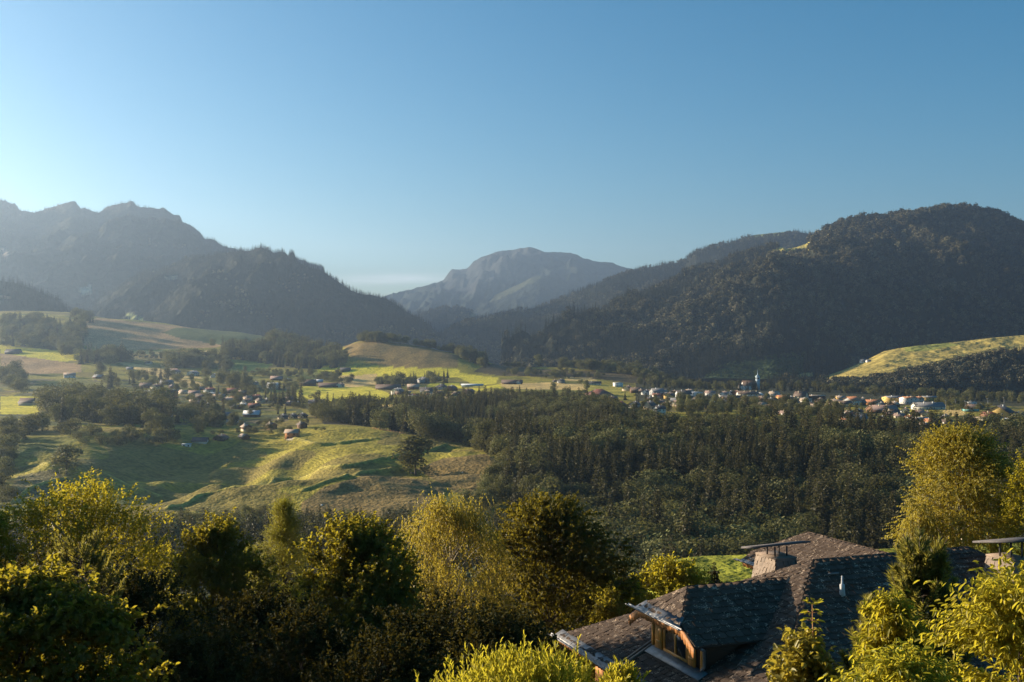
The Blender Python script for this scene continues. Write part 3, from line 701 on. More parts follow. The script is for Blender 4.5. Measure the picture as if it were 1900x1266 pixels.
# ------------------------------------------------------------------ masses of far trees (geometry nodes over points)
def stuff(name, label, pts, hs, ws, ids, protos):
    n = len(pts)
    me = bpy.data.meshes.new(name); me.vertices.add(n); me.vertices.foreach_set('co', np.asarray(pts, np.float32).ravel()); me.update()
    a = me.attributes.new('sc', 'FLOAT_VECTOR', 'POINT'); a.data.foreach_set('vector', np.stack([hs * ws, hs * ws, hs], -1).astype(np.float32).ravel())
    a = me.attributes.new('rz', 'FLOAT', 'POINT'); a.data.foreach_set('value', (rng.random(n) * 6.28).astype(np.float32))
    a = me.attributes.new('kid', 'INT', 'POINT'); a.data.foreach_set('value', np.asarray(ids, np.int32))
    ng = bpy.data.node_groups.new(name, 'GeometryNodeTree')
    ng.interface.new_socket('Geometry', in_out='INPUT', socket_type='NodeSocketGeometry')
    ng.interface.new_socket('Geometry', in_out='OUTPUT', socket_type='NodeSocketGeometry')
    gi = ng.nodes.new('NodeGroupInput'); go = ng.nodes.new('NodeGroupOutput'); jn = ng.nodes.new('GeometryNodeJoinGeometry')
    sc = ng.nodes.new('GeometryNodeInputNamedAttribute'); sc.data_type = 'FLOAT_VECTOR'; sc.inputs['Name'].default_value = 'sc'
    rz = ng.nodes.new('GeometryNodeInputNamedAttribute'); rz.data_type = 'FLOAT'; rz.inputs['Name'].default_value = 'rz'
    kd = ng.nodes.new('GeometryNodeInputNamedAttribute'); kd.data_type = 'INT'; kd.inputs['Name'].default_value = 'kid'
    cx = ng.nodes.new('ShaderNodeCombineXYZ'); ng.links.new(rz.outputs['Attribute'], cx.inputs[2])
    for k, ob in enumerate(protos):
        oi = ng.nodes.new('GeometryNodeObjectInfo'); oi.inputs['Object'].default_value = ob; oi.transform_space = 'ORIGINAL'
        cp = ng.nodes.new('FunctionNodeCompare'); cp.data_type = 'INT'; cp.operation = 'EQUAL'
        ia = [s for s in cp.inputs if s.type == 'INT']
        ng.links.new(kd.outputs['Attribute'], ia[0]); ia[1].default_value = k
        ip = ng.nodes.new('GeometryNodeInstanceOnPoints')
        ng.links.new(gi.outputs[0], ip.inputs['Points']); ng.links.new(cp.outputs['Result'], ip.inputs['Selection'])
        ng.links.new(oi.outputs['Geometry'], ip.inputs['Instance']); ng.links.new(cx.outputs[0], ip.inputs['Rotation']); ng.links.new(sc.outputs['Attribute'], ip.inputs['Scale'])
        ng.links.new(ip.outputs[0], jn.inputs[0])
    ng.links.new(jn.outputs[0], go.inputs[0])
    o = link(name, me); md = o.modifiers.new('trees', 'NODES'); md.node_group = ng
    return tag(o, label, None, None, 'stuff')

def scatter_mountain(mt, area_per, tmax=1.12, tmin=0.0, mask=None, seed=1):
    g = np.random.default_rng(seed)
    X, Y, Z = mt['X'], mt['Y'], mt['Z']
    nr = int(np.sum(mt['T'] <= tmax)); r0 = int(np.sum(mt['T'] < tmin))
    dx = np.abs(X[r0:nr-1, 1:] - X[r0:nr-1, :-1]); dy = np.abs(Y[r0+1:nr, :-1] - Y[r0:nr-1, :-1])
    px = mt['PX'][r0:nr-1, :-1]
    w = dx * dy * ((px > -400) & (px < 2400))
    n = int(w.sum() / area_per); p = (w / w.sum()).ravel()
    k = g.choice(w.size, n, p=p); i = k // w.shape[1] + r0; j = k % w.shape[1]
    a, b = g.random(n), g.random(n)
    def bl(A): return (A[i, j] * (1 - a) + A[i, j + 1] * a) * (1 - b) + (A[i + 1, j] * (1 - a) + A[i + 1, j + 1] * a) * b
    P = np.stack([bl(X), bl(Y), bl(Z)], -1)
    keep = ~mt['bare'][i, j]
    if mask is not None: keep &= mask(P, i, j)
    return P[keep]

# far proto trees stand at the foot of the right hand mountain as single trees
def proto_single(kind, k, px, py, h, name, label, group):
    x, y, z = ground_hit(px, py, 1500)
    o = link(name, PROTO[kind][k], None, (x, y, z)); o.scale = (h, h, h)
    return tag(o, label, 'tree', group)
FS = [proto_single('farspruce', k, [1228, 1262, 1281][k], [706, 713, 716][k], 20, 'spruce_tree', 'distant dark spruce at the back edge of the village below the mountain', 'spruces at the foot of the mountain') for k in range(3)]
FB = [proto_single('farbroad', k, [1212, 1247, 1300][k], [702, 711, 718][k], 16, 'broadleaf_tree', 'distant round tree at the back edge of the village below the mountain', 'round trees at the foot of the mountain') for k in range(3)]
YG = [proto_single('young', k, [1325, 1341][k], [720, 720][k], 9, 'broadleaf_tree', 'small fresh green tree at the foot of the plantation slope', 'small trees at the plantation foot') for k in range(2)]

def clump(P, wl, seed): return fbm(P[:, 0], P[:, 1], wl, 3, seed)
def forest_on(mt, name, label, area_per, hmin, hmax, seed, bshare=0.0, tmax=1.12, mask=None, young=None):
    P = scatter_mountain(mt, area_per, tmax, 0.0, mask, seed)
    g = np.random.default_rng(seed + 50); n = len(P)
    c = clump(P, 240, seed + 2)
    isb = (c + g.normal(size=n) * 0.35) > bshare
    ids = np.where(isb, 3 + g.integers(0, 3, n), g.integers(0, 3, n))
    hs = (hmin + (hmax - hmin) * g.random(n) ** 1.2) * np.where(isb, 0.75, 1.0) * (1 + 0.25 * np.clip(clump(P, 90, seed + 5), -1, 1))
    ws = np.where(isb, 0.9 + 0.4 * g.random(n), 0.85 + 0.4 * g.random(n))
    protos = FS + FB + YG
    if young is not None:
        ym = inpoly(CX + P[:, 0] / P[:, 1] * F, CY - P[:, 2] / P[:, 1] * F, young)
        ids = np.where(ym, 6 + g.integers(0, 2, n), ids); hs = np.where(ym, 7 + 4 * g.random(n), hs); ws = np.where(ym, 1.2, ws)
    P[:, 2] -= 0.3
    stuff(name, label, P, hs, ws, ids, protos)
    return n
NT = {}
NT['main'] = forest_on(MT['right_main'], 'forest', 'dark mixed forest covering the broad mountain on the right', 125, 19, 34, 401, -0.05, young=[(1285, 714), (1350, 674), (1420, 664), (1500, 656), (1490, 690), (1450, 712), (1300, 722)])
NT['back'] = forest_on(MT['right_back'], 'forest', 'spruce forest on the long ridge above the saddle', 230, 18, 30, 402, 0.5)
NT['near'] = forest_on(MT['left_near'], 'forest', 'hazy dark forest on the mountain with rock pinnacles', 150, 13, 24, 403, 1.1)
NT['lfar'] = forest_on(MT['left_far'], 'forest', 'hazy forest on the long serrated mountain', 300, 12, 22, 404, 1.4)
NT['lspur'] = forest_on(MT['left_spur'], 'forest', 'hazy forest on the low spur at the left edge', 260, 15, 26, 405, 1.2)
NT['ldark'] = forest_on(MT['left_dark'], 'forest', 'dark wood on the low hill at the left edge', 110, 16, 26, 406, 0.9)
NT['mid'] = forest_on(MT['mid_hill'], 'forest', 'blue hazed wood on the small hill at the mouth of the far valley', 420, 22, 34, 407, 0.7)
NT['front'] = forest_on(MT['right_front'], 'forest', 'mixed wood on the knoll behind the village on the right', 60, 14, 25, 408, 0.05)
NT['rmead'] = forest_on(MT['right_meadow'], 'forest', 'line of trees behind the golden hillside meadow', 90, 9, 16, 409, 0.0, tmax=1.5, mask=lambda P, i, j: (i > 133))
P = scatter_mountain(MT['far_spur'], 900, 1.02, 0, None, 410); gg = np.random.default_rng(3)
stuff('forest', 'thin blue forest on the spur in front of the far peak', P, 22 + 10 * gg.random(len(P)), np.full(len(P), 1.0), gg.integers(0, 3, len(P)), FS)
# ------------------------------------------------------------------ wood in the gully and on the bank below the village
def px_of(x, y, z): return CX + x / y * F, CY - z / y * F
def forest_points():
    g = np.random.default_rng(500); pts = []
    d = 165.0
    while d < 1330:
        sp = 9.8 if d < 820 else 8.0
        xs = np.arange(-0.66 * d, 0.76 * d, sp); xs = xs + g.uniform(-.45, .45, len(xs)) * sp; ys = d + g.uniform(-.45, .45, len(xs)) * sp
        pts.append(np.stack([xs, ys], -1)); d += sp
    P = np.vstack(pts); z = gz_at(P[:, 0], P[:, 1]); px, py = px_of(P[:, 0], P[:, 1], z); y = P[:, 1]
    ok = (px > -350) & (px < 2450)
    right = inpoly(px, py, [(930, 1400), (955, 1000), (935, 905), (930, 850), (900, 838), (870, 815), (800, 798), (700, 782), (630, 775), (640, 766), (700, 766), (760, 760), (900, 753), (1000, 752), (1100, 762), (1180, 776), (1230, 790), (1256, 792), (1300, 790), (1450, 796), (1560, 804), (1700, 814), (1900, 818), (2600, 820), (2600, 1400)]) & (y > 240) & (y < 1330)
    bottom = (y < 470) & (y > 190) & (py > 985 + 14 * np.sin(px * 0.021) + 10 * np.sin(px * 0.05)) & (px < 990)
    lowbank = (y < 545) & (y > 380) & inpoly(px, py, [(330, 1010), (340, 968), (420, 955), (560, 965), (700, 968), (900, 950), (950, 950), (960, 1200), (330, 1200)])
    hole = inpoly(px, py, [(700, 755), (738, 752), (728, 790), (710, 788)]) | inpoly(px, py, [(1230, 767), (1254, 767), (1254, 781), (1230, 781)])
    keep = ok & (right | bottom | lowbank) & ~hole
    keep &= ~((y < 240) & (np.random.default_rng(1).random(len(P)) < 0.25))
    return np.stack([P[keep, 0], P[keep, 1], z[keep]], -1)
FP = forest_points()
g = np.random.default_rng(501)
pxF, pyF = px_of(FP[:, 0], FP[:, 1], FP[:, 2])
cl = fbm(FP[:, 0], FP[:, 1], 70, 3, 91) + 0.35 * g.normal(size=len(FP))
thr = np.where(FP[:, 1] > 820, -0.35, -0.05); thr = np.where((pxF > 1550) & (FP[:, 1] < 520), 0.5, thr); thr = np.where((pxF < 960), 0.35, thr)
isb = cl > thr
hF = np.where(isb, 15 + 10 * g.random(len(FP)), 17 + 16 * g.random(len(FP)) ** 1.3)
hF = np.where(FP[:, 1] > 800, hF * np.where(pxF < 1150, 0.78, 0.54), hF)
hF = np.where((pxF < 960) & (FP[:, 1] < 480), hF * 0.95, hF)
wF = np.where(isb, 0.95 + 0.4 * g.random(len(FP)), 0.95 + 0.5 * g.random(len(FP)))
kid = g.integers(0, 4, len(FP))
lim = np.where(pxF < 1000, 935 + 12 * g.random(len(FP)), 900)           # the pasture stays clear above the conifer tips
topF = pyF - hF / FP[:, 1] * F
sc_ = np.where((topF < lim) & (pxF < 1000) & (FP[:, 1] < 545), np.clip((pyF - lim) / (pyF - topF), 0, 1), 1.0)
hF = hF * sc_; okh = (hF > 7) & ~((pxF < 960) & isb & (FP[:, 1] < 330))
FP, pxF, pyF, hF, wF, kid, isb = FP[okh], pxF[okh], pyF[okh], hF[okh], wF[okh], kid[okh], isb[okh]
order = np.argsort(FP[:, 1] - 0 * hF)
SPR, BRO, rest = [], [], []
for i in order:
    vis = pyF[i] - hF[i] / FP[i, 1] * F
    if vis > 1150 or pxF[i] < -40 or pxF[i] > 1940: rest.append(i); continue
    if isb[i] and len(BRO) < 290: BRO.append(i)
    elif not isb[i] and len(SPR) < 290: SPR.append(i)
    else: rest.append(i)
protoS, protoB = {}, {}
for lst, kind in ((SPR, 'spruce'), (BRO, 'broad')):
    for i in lst:
        right = pxF[i] > 960
        if kind == 'spruce':
            lb = 'tall dark spruce in the dense wood filling the gully on the right' if right else 'dark spruce in the row of conifers along the foot of the pasture'
            gr = 'spruces of the gully wood' if right else 'conifers at the foot of the pasture'
        else:
            lb = 'rounded grey-green broadleaf tree in the dense wood of the gully' if right else 'grey-green broadleaf tree among the conifers below the pasture'
            gr = 'broadleaf trees of the gully wood' if right else 'broadleaf trees below the pasture'
        o = place_tree(kind, kid[i], FP[i, 0], FP[i, 1], FP[i, 2], hF[i], wF[i], g.random() * 6.28, 'spruce_tree' if kind == 'spruce' else 'woodland_tree', lb, 'tree', gr)
        (protoS if kind == 'spruce' else protoB).setdefault(int(kid[i]), o.children[0] if o.children[0].name.startswith('crown') else o.children[1])
protos = [protoS[k] for k in range(4)] + [protoB[k] for k in range(4)]
rest = np.array(rest)
stuff('forest', 'dense mixed wood of spruce and broadleaf trees on the bank below the village', FP[rest], hF[rest], wF[rest], kid[rest] + np.where(isb[rest], 4, 0), protos)

# ------------------------------------------------------------------ trees and hedges of the plateau, hills and village
g = np.random.default_rng(600)
def scatter_img(poly, n, kinds, hpx, label, group, dmin=500, dmax=3500, cat='tree', wr=(0.9, 1.25), trunk=False, seed=0, mind=5.0):
    """n trees on the ground inside an image-space outline; hpx = height range in photo pixels"""
    gg = np.random.default_rng(seed + 700); p = np.asarray(poly, float); out = []; tries = 0
    lo, hi = p.min(0), p.max(0)
    while len(out) < n and tries < n * 60:
        tries += 1
        q = lo + (hi - lo) * gg.random(2)
        if not inpoly(np.array([q[0]]), np.array([q[1]]), p)[0]: continue
        if any((q[0] - o[0]) ** 2 + ((q[1] - o[1]) * 2) ** 2 < mind ** 2 for o in out): continue
        out.append(q)
    for q in out:
        x, y, z = ground_hit(q[0], q[1], dmin, dmax)
        k = kinds[gg.integers(0, len(kinds))]
        h = (hpx[0] + (hpx[1] - hpx[0]) * gg.random()) * y / F
        if k == 'bush': h *= 0.55
        lb = label if isinstance(label, str) else label[k]
        gr = group if isinstance(group, str) else group[k]
        reg_tree(k, int(gg.integers(0, 9)), x, y, z, h, wr[0] + (wr[1] - wr[0]) * gg.random(), gg.random() * 6.28, lb, 'bush' if k == 'bush' else cat, gr, trunk)
DENS = 1.7
def two(place):
    return ({'spruce': 'dark conifer ' + place, 'broad': 'rounded broadleaf tree ' + place, 'poplar': 'slender upright tree ' + place, 'bush': 'low dark bush ' + place},
            {'spruce': 'conifers ' + place, 'broad': 'broadleaf trees ' + place, 'poplar': 'slender trees ' + place, 'bush': 'bushes ' + place})
def S(poly, n, kinds, hpx, place, **kw):
    l, gr = two(place); kw['mind'] = kw.get('mind', 5.0) * .72; scatter_img(poly, int(n * DENS) if n > 3 else n, kinds, hpx, l, gr, **kw)
# left side woods and lines, far to near
S([(0, 598), (60, 598), (150, 605), (160, 625), (150, 650), (130, 652), (0, 645)], 90, ['broad', 'broad', 'spruce'], (16, 26), 'in the hazy wood on the left slope below the meadow', dmin=1900, seed=1, mind=6)
S([(130, 585), (165, 592), (175, 600), (140, 600)], 14, ['spruce', 'broad'], (12, 20), 'at the upper tip of the big hay field', dmin=2300, seed=2)
S([(105, 648), (145, 642), (150, 660), (110, 664)], 10, ['broad'], (18, 26), 'beside the lit hay strip on the left', dmin=1500, seed=3)
S([(148, 668), (230, 664), (242, 672), (150, 680)], 16, ['broad', 'spruce'], (22, 36), 'in the clump beside the lit strip on the left', dmin=1300, seed=4)
S([(245, 658), (310, 662), (310, 668), (250, 664)], 10, ['bush', 'broad'], (8, 14), 'along the field track under the hay meadow', dmin=1400, seed=5)
S([(312, 672), (370, 670), (370, 684), (312, 686)], 12, ['broad'], (24, 32), 'in the dark grove above the left hamlet', dmin=1300, seed=6, mind=7)
S([(365, 668), (420, 664), (440, 700), (380, 705)], 18, ['broad', 'broad', 'bush'], (18, 28), 'on the slope behind the left hamlet', dmin=1200, seed=7, mind=7)
S([(388, 640), (402, 640), (402, 644), (388, 644)], 1, ['broad'], (17, 18), 'standing alone on the green field left of the wood', dmin=1900, seed=8)
S([(410, 640), (445, 640), (445, 646), (410, 646)], 3, ['broad'], (11, 14), 'at the lower rim of the green field', dmin=1900, seed=9)
S([(395, 652), (520, 648), (560, 655), (640, 668), (640, 680), (560, 690), (505, 678), (420, 666)], 85, ['spruce', 'spruce', 'broad'], (20, 32), 'in the dark wood between the two hay fields', dmin=1500, seed=10, mind=6)
S([(500, 630), (530, 635), (560, 645), (620, 655), (640, 665), (500, 650)], 34, ['broad', 'spruce'], (20, 30), 'on the shaded shoulder of the hay hill', dmin=1900, seed=11, mind=6)
S([(668, 635), (760, 640), (840, 655), (880, 668), (880, 660), (800, 646), (700, 631), (668, 631)], 44, ['broad', 'broad', 'bush'], (13, 20), 'along the crest of the brown hill', dmin=2000, seed=12, mind=4)
S([(840, 655), (880, 664), (905, 674), (900, 684), (855, 668)], 20, ['broad', 'spruce'], (16, 24), 'on the right end of the brown hill crest', dmin=1900, seed=13)
S([(896, 668), (915, 670), (915, 676), (896, 676)], 2, ['spruce'], (20, 26), 'on the saddle beside the brown hill', dmin=1900, seed=14)
S([(935, 677), (975, 677), (975, 682), (935, 682)], 8, ['bush', 'broad'], (8, 13), 'on the low ridge by the lone dark tree', dmin=1900, seed=15)
x, y, z = ground_hit(999, 680, 1900); place_tree('poplar', 0, x, y, z, 30 * y / F, 1.5, 1, 'broadleaf_tree', 'lone dark oval tree standing alone on the low ridge in mid valley', 'tree')
S([(1035, 680), (1140, 686), (1190, 692), (1180, 697), (1100, 690), (1040, 685)], 30, ['broad'], (14, 24), 'along the ridge right of the lone dark tree', dmin=1900, seed=16)
S([(1175, 694), (1215, 698), (1225, 706), (1180, 704)], 12, ['broad'], (12, 20), 'at the right end of the valley ridge', dmin=1700, seed=17)
S([(1205, 706), (1262, 712), (1290, 718), (1262, 722), (1205, 716)], 28, ['broad', 'broad', 'spruce'], (12, 20), 'in the dark copse behind the village houses', dmin=1600, seed=18)
S([(930, 690), (1040, 690), (1130, 696), (1120, 704), (1000, 702), (935, 700)], 26, ['broad', 'bush'], (8, 14), 'on the shaded hill foot behind the straw field', dmin=1650, seed=19)
S([(575, 702), (600, 700), (655, 708), (655, 714), (590, 708)], 16, ['broad', 'bush'], (14, 22), 'in the dark copse left of the barn in the field', dmin=1350, seed=20)
S([(440, 690), (560, 694), (560, 702), (470, 700)], 22, ['bush', 'broad'], (9, 16), 'on the dark slope under the small green field', dmin=1400, seed=21)
# near left
S([(0, 700), (30, 690), (45, 715), (10, 725)], 6, ['broad'], (28, 40), 'at the left edge above the barn', dmin=900, seed=22)
S([(30, 722), (62, 720), (62, 735), (30, 738)], 2, ['broad'], (30, 36), 'behind the dark roofed barn on the left', dmin=900, seed=23, mind=12)
S([(78, 758), (120, 748), (200, 748), (300, 755), (330, 775), (300, 800), (200, 790), (100, 785)], 42, ['broad', 'broad', 'broad', 'spruce'], (38, 58), 'in the big dark grove left of the hamlet', dmin=700, seed=24, mind=13, trunk=True)
S([(90, 805), (330, 800), (330, 822), (190, 832), (100, 815)], 18, ['bush'], (30, 44), 'along the shaded foot of the big left grove', dmin=650, seed=25, mind=14)
S([(50, 800), (85, 790), (80, 806), (55, 812)], 3, ['broad'], (38, 50), 'grey-green at the left rim of the grove', dmin=700, seed=26, mind=12, trunk=True)
S([(0, 800), (40, 795), (45, 825), (0, 835)], 12, ['bush', 'broad'], (28, 40), 'in the dark thicket at the left edge', dmin=650, seed=27, mind=10)
for (px, py, h, w, k, lb) in [(130, 806, 34, 1.5, 'broad', 'flat-topped tree standing alone below the big left grove'),
        (124, 882, 70, 2.1, 'poplar', 'tall rounded solitary tree on the left pasture casting a long shadow'),
        (772, 882, 92, 2.0, 'poplar', 'sparse dark solitary tree in the middle of the pasture'),
        (205, 722, 46, 1.1, 'spruce', 'wide conifer clump tree above the left hamlet roofs'),
        (680, 748, 22, 1.1, 'broad', 'small round tree at the near rim of the bright yellow field'),
        (355, 706, 15, 1.2, 'broad', 'small round tree beside the lit straw track'),
        (704, 716, 8, 1.2, 'bush', 'small bush alone in the bright field'),
        (1088, 726, 26, 1.3, 'poplar', 'broad conical dark tree beside the red hip-roofed house'),
        (1241, 768, 34, 0.9, 'poplar', 'dark columnar tree right of the tall white house'),
        (823, 722, 22, 0.6, 'poplar', 'thin dark cypress shaped tree behind the pink roofed house'),
        (1075, 712, 10, 1.2, 'bush', 'dark round bush at the edge of the straw field'),
        (1352, 742, 14, 0.8, 'poplar', 'bright lime green young tree beside the long white house')]:
    x, y, z = ground_hit(px, py); place_tree(k, int(px) % 4, x, y, z, h * y / F, w, px, None, lb, 'bush' if k == 'bush' else 'tree', None, True)
# hamlet on the left plateau
S([(170, 690), (300, 700), (400, 716), (470, 722), (500, 712), (560, 718), (560, 735), (440, 742), (320, 735), (200, 720)], 46, ['broad', 'broad', 'spruce', 'bush'], (14, 24), 'between the roofs of the left hamlet', dmin=1000, seed=30, mind=8)
S([(300, 745), (420, 740), (470, 745), (560, 748), (600, 760), (570, 772), (440, 776), (330, 770)], 28, ['broad', 'spruce', 'bush', 'bush'], (14, 26), 'in the gardens of the left hamlet', dmin=900, seed=31, mind=9)
S([(350, 790), (440, 786), (600, 784), (600, 800), (560, 812), (470, 812), (350, 808)], 16, ['bush', 'broad'], (12, 20), 'around the timber chalets above the pasture', dmin=700, seed=32, mind=9)
S([(400, 710), (460, 712), (460, 724), (410, 724)], 8, ['poplar', 'broad'], (26, 36), 'in the pale row of tall trees in the hamlet', dmin=1100, seed=33)
S([(505, 745), (560, 742), (560, 752), (510, 756)], 5, ['spruce'], (30, 40), 'in the pointed row before the yellow field', dmin=950, seed=34, mind=10)
S([(570, 768), (600, 760), (690, 770), (690, 785), (600, 785)], 26, ['spruce', 'broad'], (26, 40), 'in the dark belt behind the pasture brow', dmin=800, seed=35, mind=8, trunk=True)
# middle village
S([(696, 712), (770, 708), (775, 716), (700, 722)], 18, ['spruce', 'broad'], (14, 24), 'around the houses beside the bright field', dmin=1200, seed=36, mind=6)
S([(690, 745), (745, 740), (830, 735), (900, 735), (960, 730), (960, 748), (820, 755), (720, 760)], 30, ['broad', 'spruce', 'bush'], (14, 22), 'between the middle village houses and the wood', dmin=900, seed=37, mind=8)
S([(780, 705), (830, 700), (836, 712), (780, 716)], 9, ['broad', 'spruce'], (12, 20), 'by the grey roofed houses in mid village', dmin=1300, seed=38)
S([(940, 730), (1040, 728), (1180, 742), (1240, 748), (1240, 768), (1120, 762), (960, 752)], 34, ['broad', 'spruce', 'poplar', 'bush'], (14, 22), 'in the belt in front of the red hip-roofed house', dmin=900, seed=39, mind=8)
# right village
S([(1170, 718), (1260, 722), (1400, 726), (1400, 744), (1260, 744), (1180, 738)], 34, ['broad', 'bush', 'spruce'], (7, 12), 'between the houses below the church', dmin=1150, seed=40, mind=7)
S([(1260, 752), (1420, 752), (1560, 764), (1560, 785), (1420, 775), (1260, 770)], 60, ['broad', 'broad', 'spruce', 'poplar'], (18, 32), 'along the village edge above the gully wood', dmin=900, seed=41, mind=8)
S([(1400, 728), (1560, 738), (1660, 745), (1660, 762), (1540, 762), (1410, 748)], 34, ['broad', 'bush', 'spruce'], (7, 12), 'between the roofs of the right village', dmin=1100, seed=42, mind=7)
S([(1560, 764), (1740, 772), (1900, 778), (1900, 800), (1740, 798), (1560, 790)], 28, ['broad', 'spruce', 'broad'], (10, 17), 'along the right village edge above the wood', dmin=850, seed=43, mind=8)
S([(1735, 745), (1780, 745), (1840, 752), (1838, 764), (1740, 764)], 20, ['broad', 'bush'], (12, 20), 'around the sports ground on the right', dmin=1100, seed=44, mind=7)
S([(1408, 716), (1420, 716), (1420, 723), (1408, 723)], 3, ['broad', 'spruce'], (12, 18), 'right of the church tower', dmin=1500, seed=45)
S([(1376, 717), (1396, 717), (1396, 722), (1376, 722)], 4, ['bush'], (7, 9), 'in front of the church nave', dmin=1500, seed=46, mind=4)

S([(1180, 708), (1300, 718), (1500, 722), (1700, 732), (1900, 741), (1900, 745), (1700, 737), (1500, 727), (1300, 723), (1180, 716)], 130, ['broad', 'spruce', 'spruce'], (11, 19), 'in the row along the foot of the right mountain', dmin=1600, seed=47, mind=4)
S([(640, 786), (700, 788), (800, 806), (880, 824), (930, 836), (950, 860), (900, 838), (800, 816), (700, 796)], 22, ['broad', 'spruce'], (40, 60), 'along the wood edge at the pasture brow', dmin=640, seed=48, mind=9, trunk=True)
S([(930, 880), (960, 870), (970, 930), (900, 955), (860, 955)], 12, ['broad'], (40, 56), 'at the right foot of the pasture', dmin=500, seed=49, mind=12, trunk=True)
S([(285, 778), (430, 765), (445, 788), (300, 806)], 11, ['broad', 'spruce', 'broad'], (30, 46), 'in the dark trees left of the timber chalets', dmin=700, seed=50, mind=11, trunk=True)
S([(-60, 840), (14, 835), (16, 940), (-60, 945)], 12, ['broad'], (42, 62), 'in the thicket at the left edge of the pasture', dmin=480, seed=51, mind=14)
S([(560, 700), (600, 745), (596, 756), (555, 748)], 3, ['broad', 'bush'], (14, 22), 'between the hamlet and the bright field', dmin=900, seed=52)
S([(1560, 726), (1720, 733), (1900, 742), (1900, 750), (1720, 740), (1560, 732)], 40, ['broad', 'broad', 'spruce'], (10, 17), 'behind the right village houses', dmin=1200, seed=53, mind=5)
# build the 300 of each kind that show largest as single trees, the rest as one mass
NMAP = {'spruce': 'fir_tree', 'broad': 'broadleaf_tree', 'poplar': 'poplar_tree', 'bush': 'bush'}
REG.sort(key=lambda q: -q[0]); cnt = {}; left = []; VP = {}
for q in REG:
    _, kind, i, x, y, z, h, w, rz, lb, cat, gr, trunk, nm = q
    me_i = i % len(PROTO[kind]); cnt[kind] = cnt.get(kind, 0) + 1
    if cnt[kind] <= 285:
        o = place_tree(kind, i, x, y, z, h, w, rz, NMAP[kind], lb, cat, gr, trunk)
        VP.setdefault((kind, me_i), o if o.type == 'MESH' else [c for c in o.children if c.name.startswith('crown')][0])
    else: left.append(q)
keys = sorted(VP); kidx = {k: n for n, k in enumerate(keys)}
left = [q for q in left if (q[1], q[2] % len(PROTO[q[1]])) in kidx]
stuff('scattered_trees', 'far scattered trees and bushes across the valley fields and hamlets', np.array([q[3:6] for q in left]), np.array([q[6] for q in left]), np.array([q[7] for q in left]),
      np.array([kidx[(q[1], q[2] % len(PROTO[q[1]]))] for q in left]), [VP[k] for k in keys])
# ------------------------------------------------------------------ village
WALLS = {'white': (0.70, 0.68, 0.64), 'cream': (0.62, 0.52, 0.36), 'yellow': (0.62, 0.42, 0.13), 'wood': (0.17, 0.085, 0.04), 'orange': (0.45, 0.2, 0.07), 'grey': (0.38, 0.38, 0.38), 'dark': (0.07, 0.05, 0.04), 'blue': (0.42, 0.52, 0.58)}
ROOFS = {'brown': (0.11, 0.075, 0.055), 'dark': (0.055, 0.05, 0.05), 'red': (0.17, 0.065, 0.042), 'orange': (0.40, 0.175, 0.08), 'tan': (0.33, 0.25, 0.18), 'grey': (0.16, 0.16, 0.165), 'pale': (0.5, 0.52, 0.54), 'pink': (0.24, 0.165, 0.135)}
WM = {k: mat_simple('wall_' + k, c, 0.85, 0.08, 0.4) for k, c in WALLS.items()}
RM = {k: mat_simple('roof_' + k, c, 0.75, 0.25, 0.9, mapping=(1, 1, 3)) for k, c in ROOFS.items()}

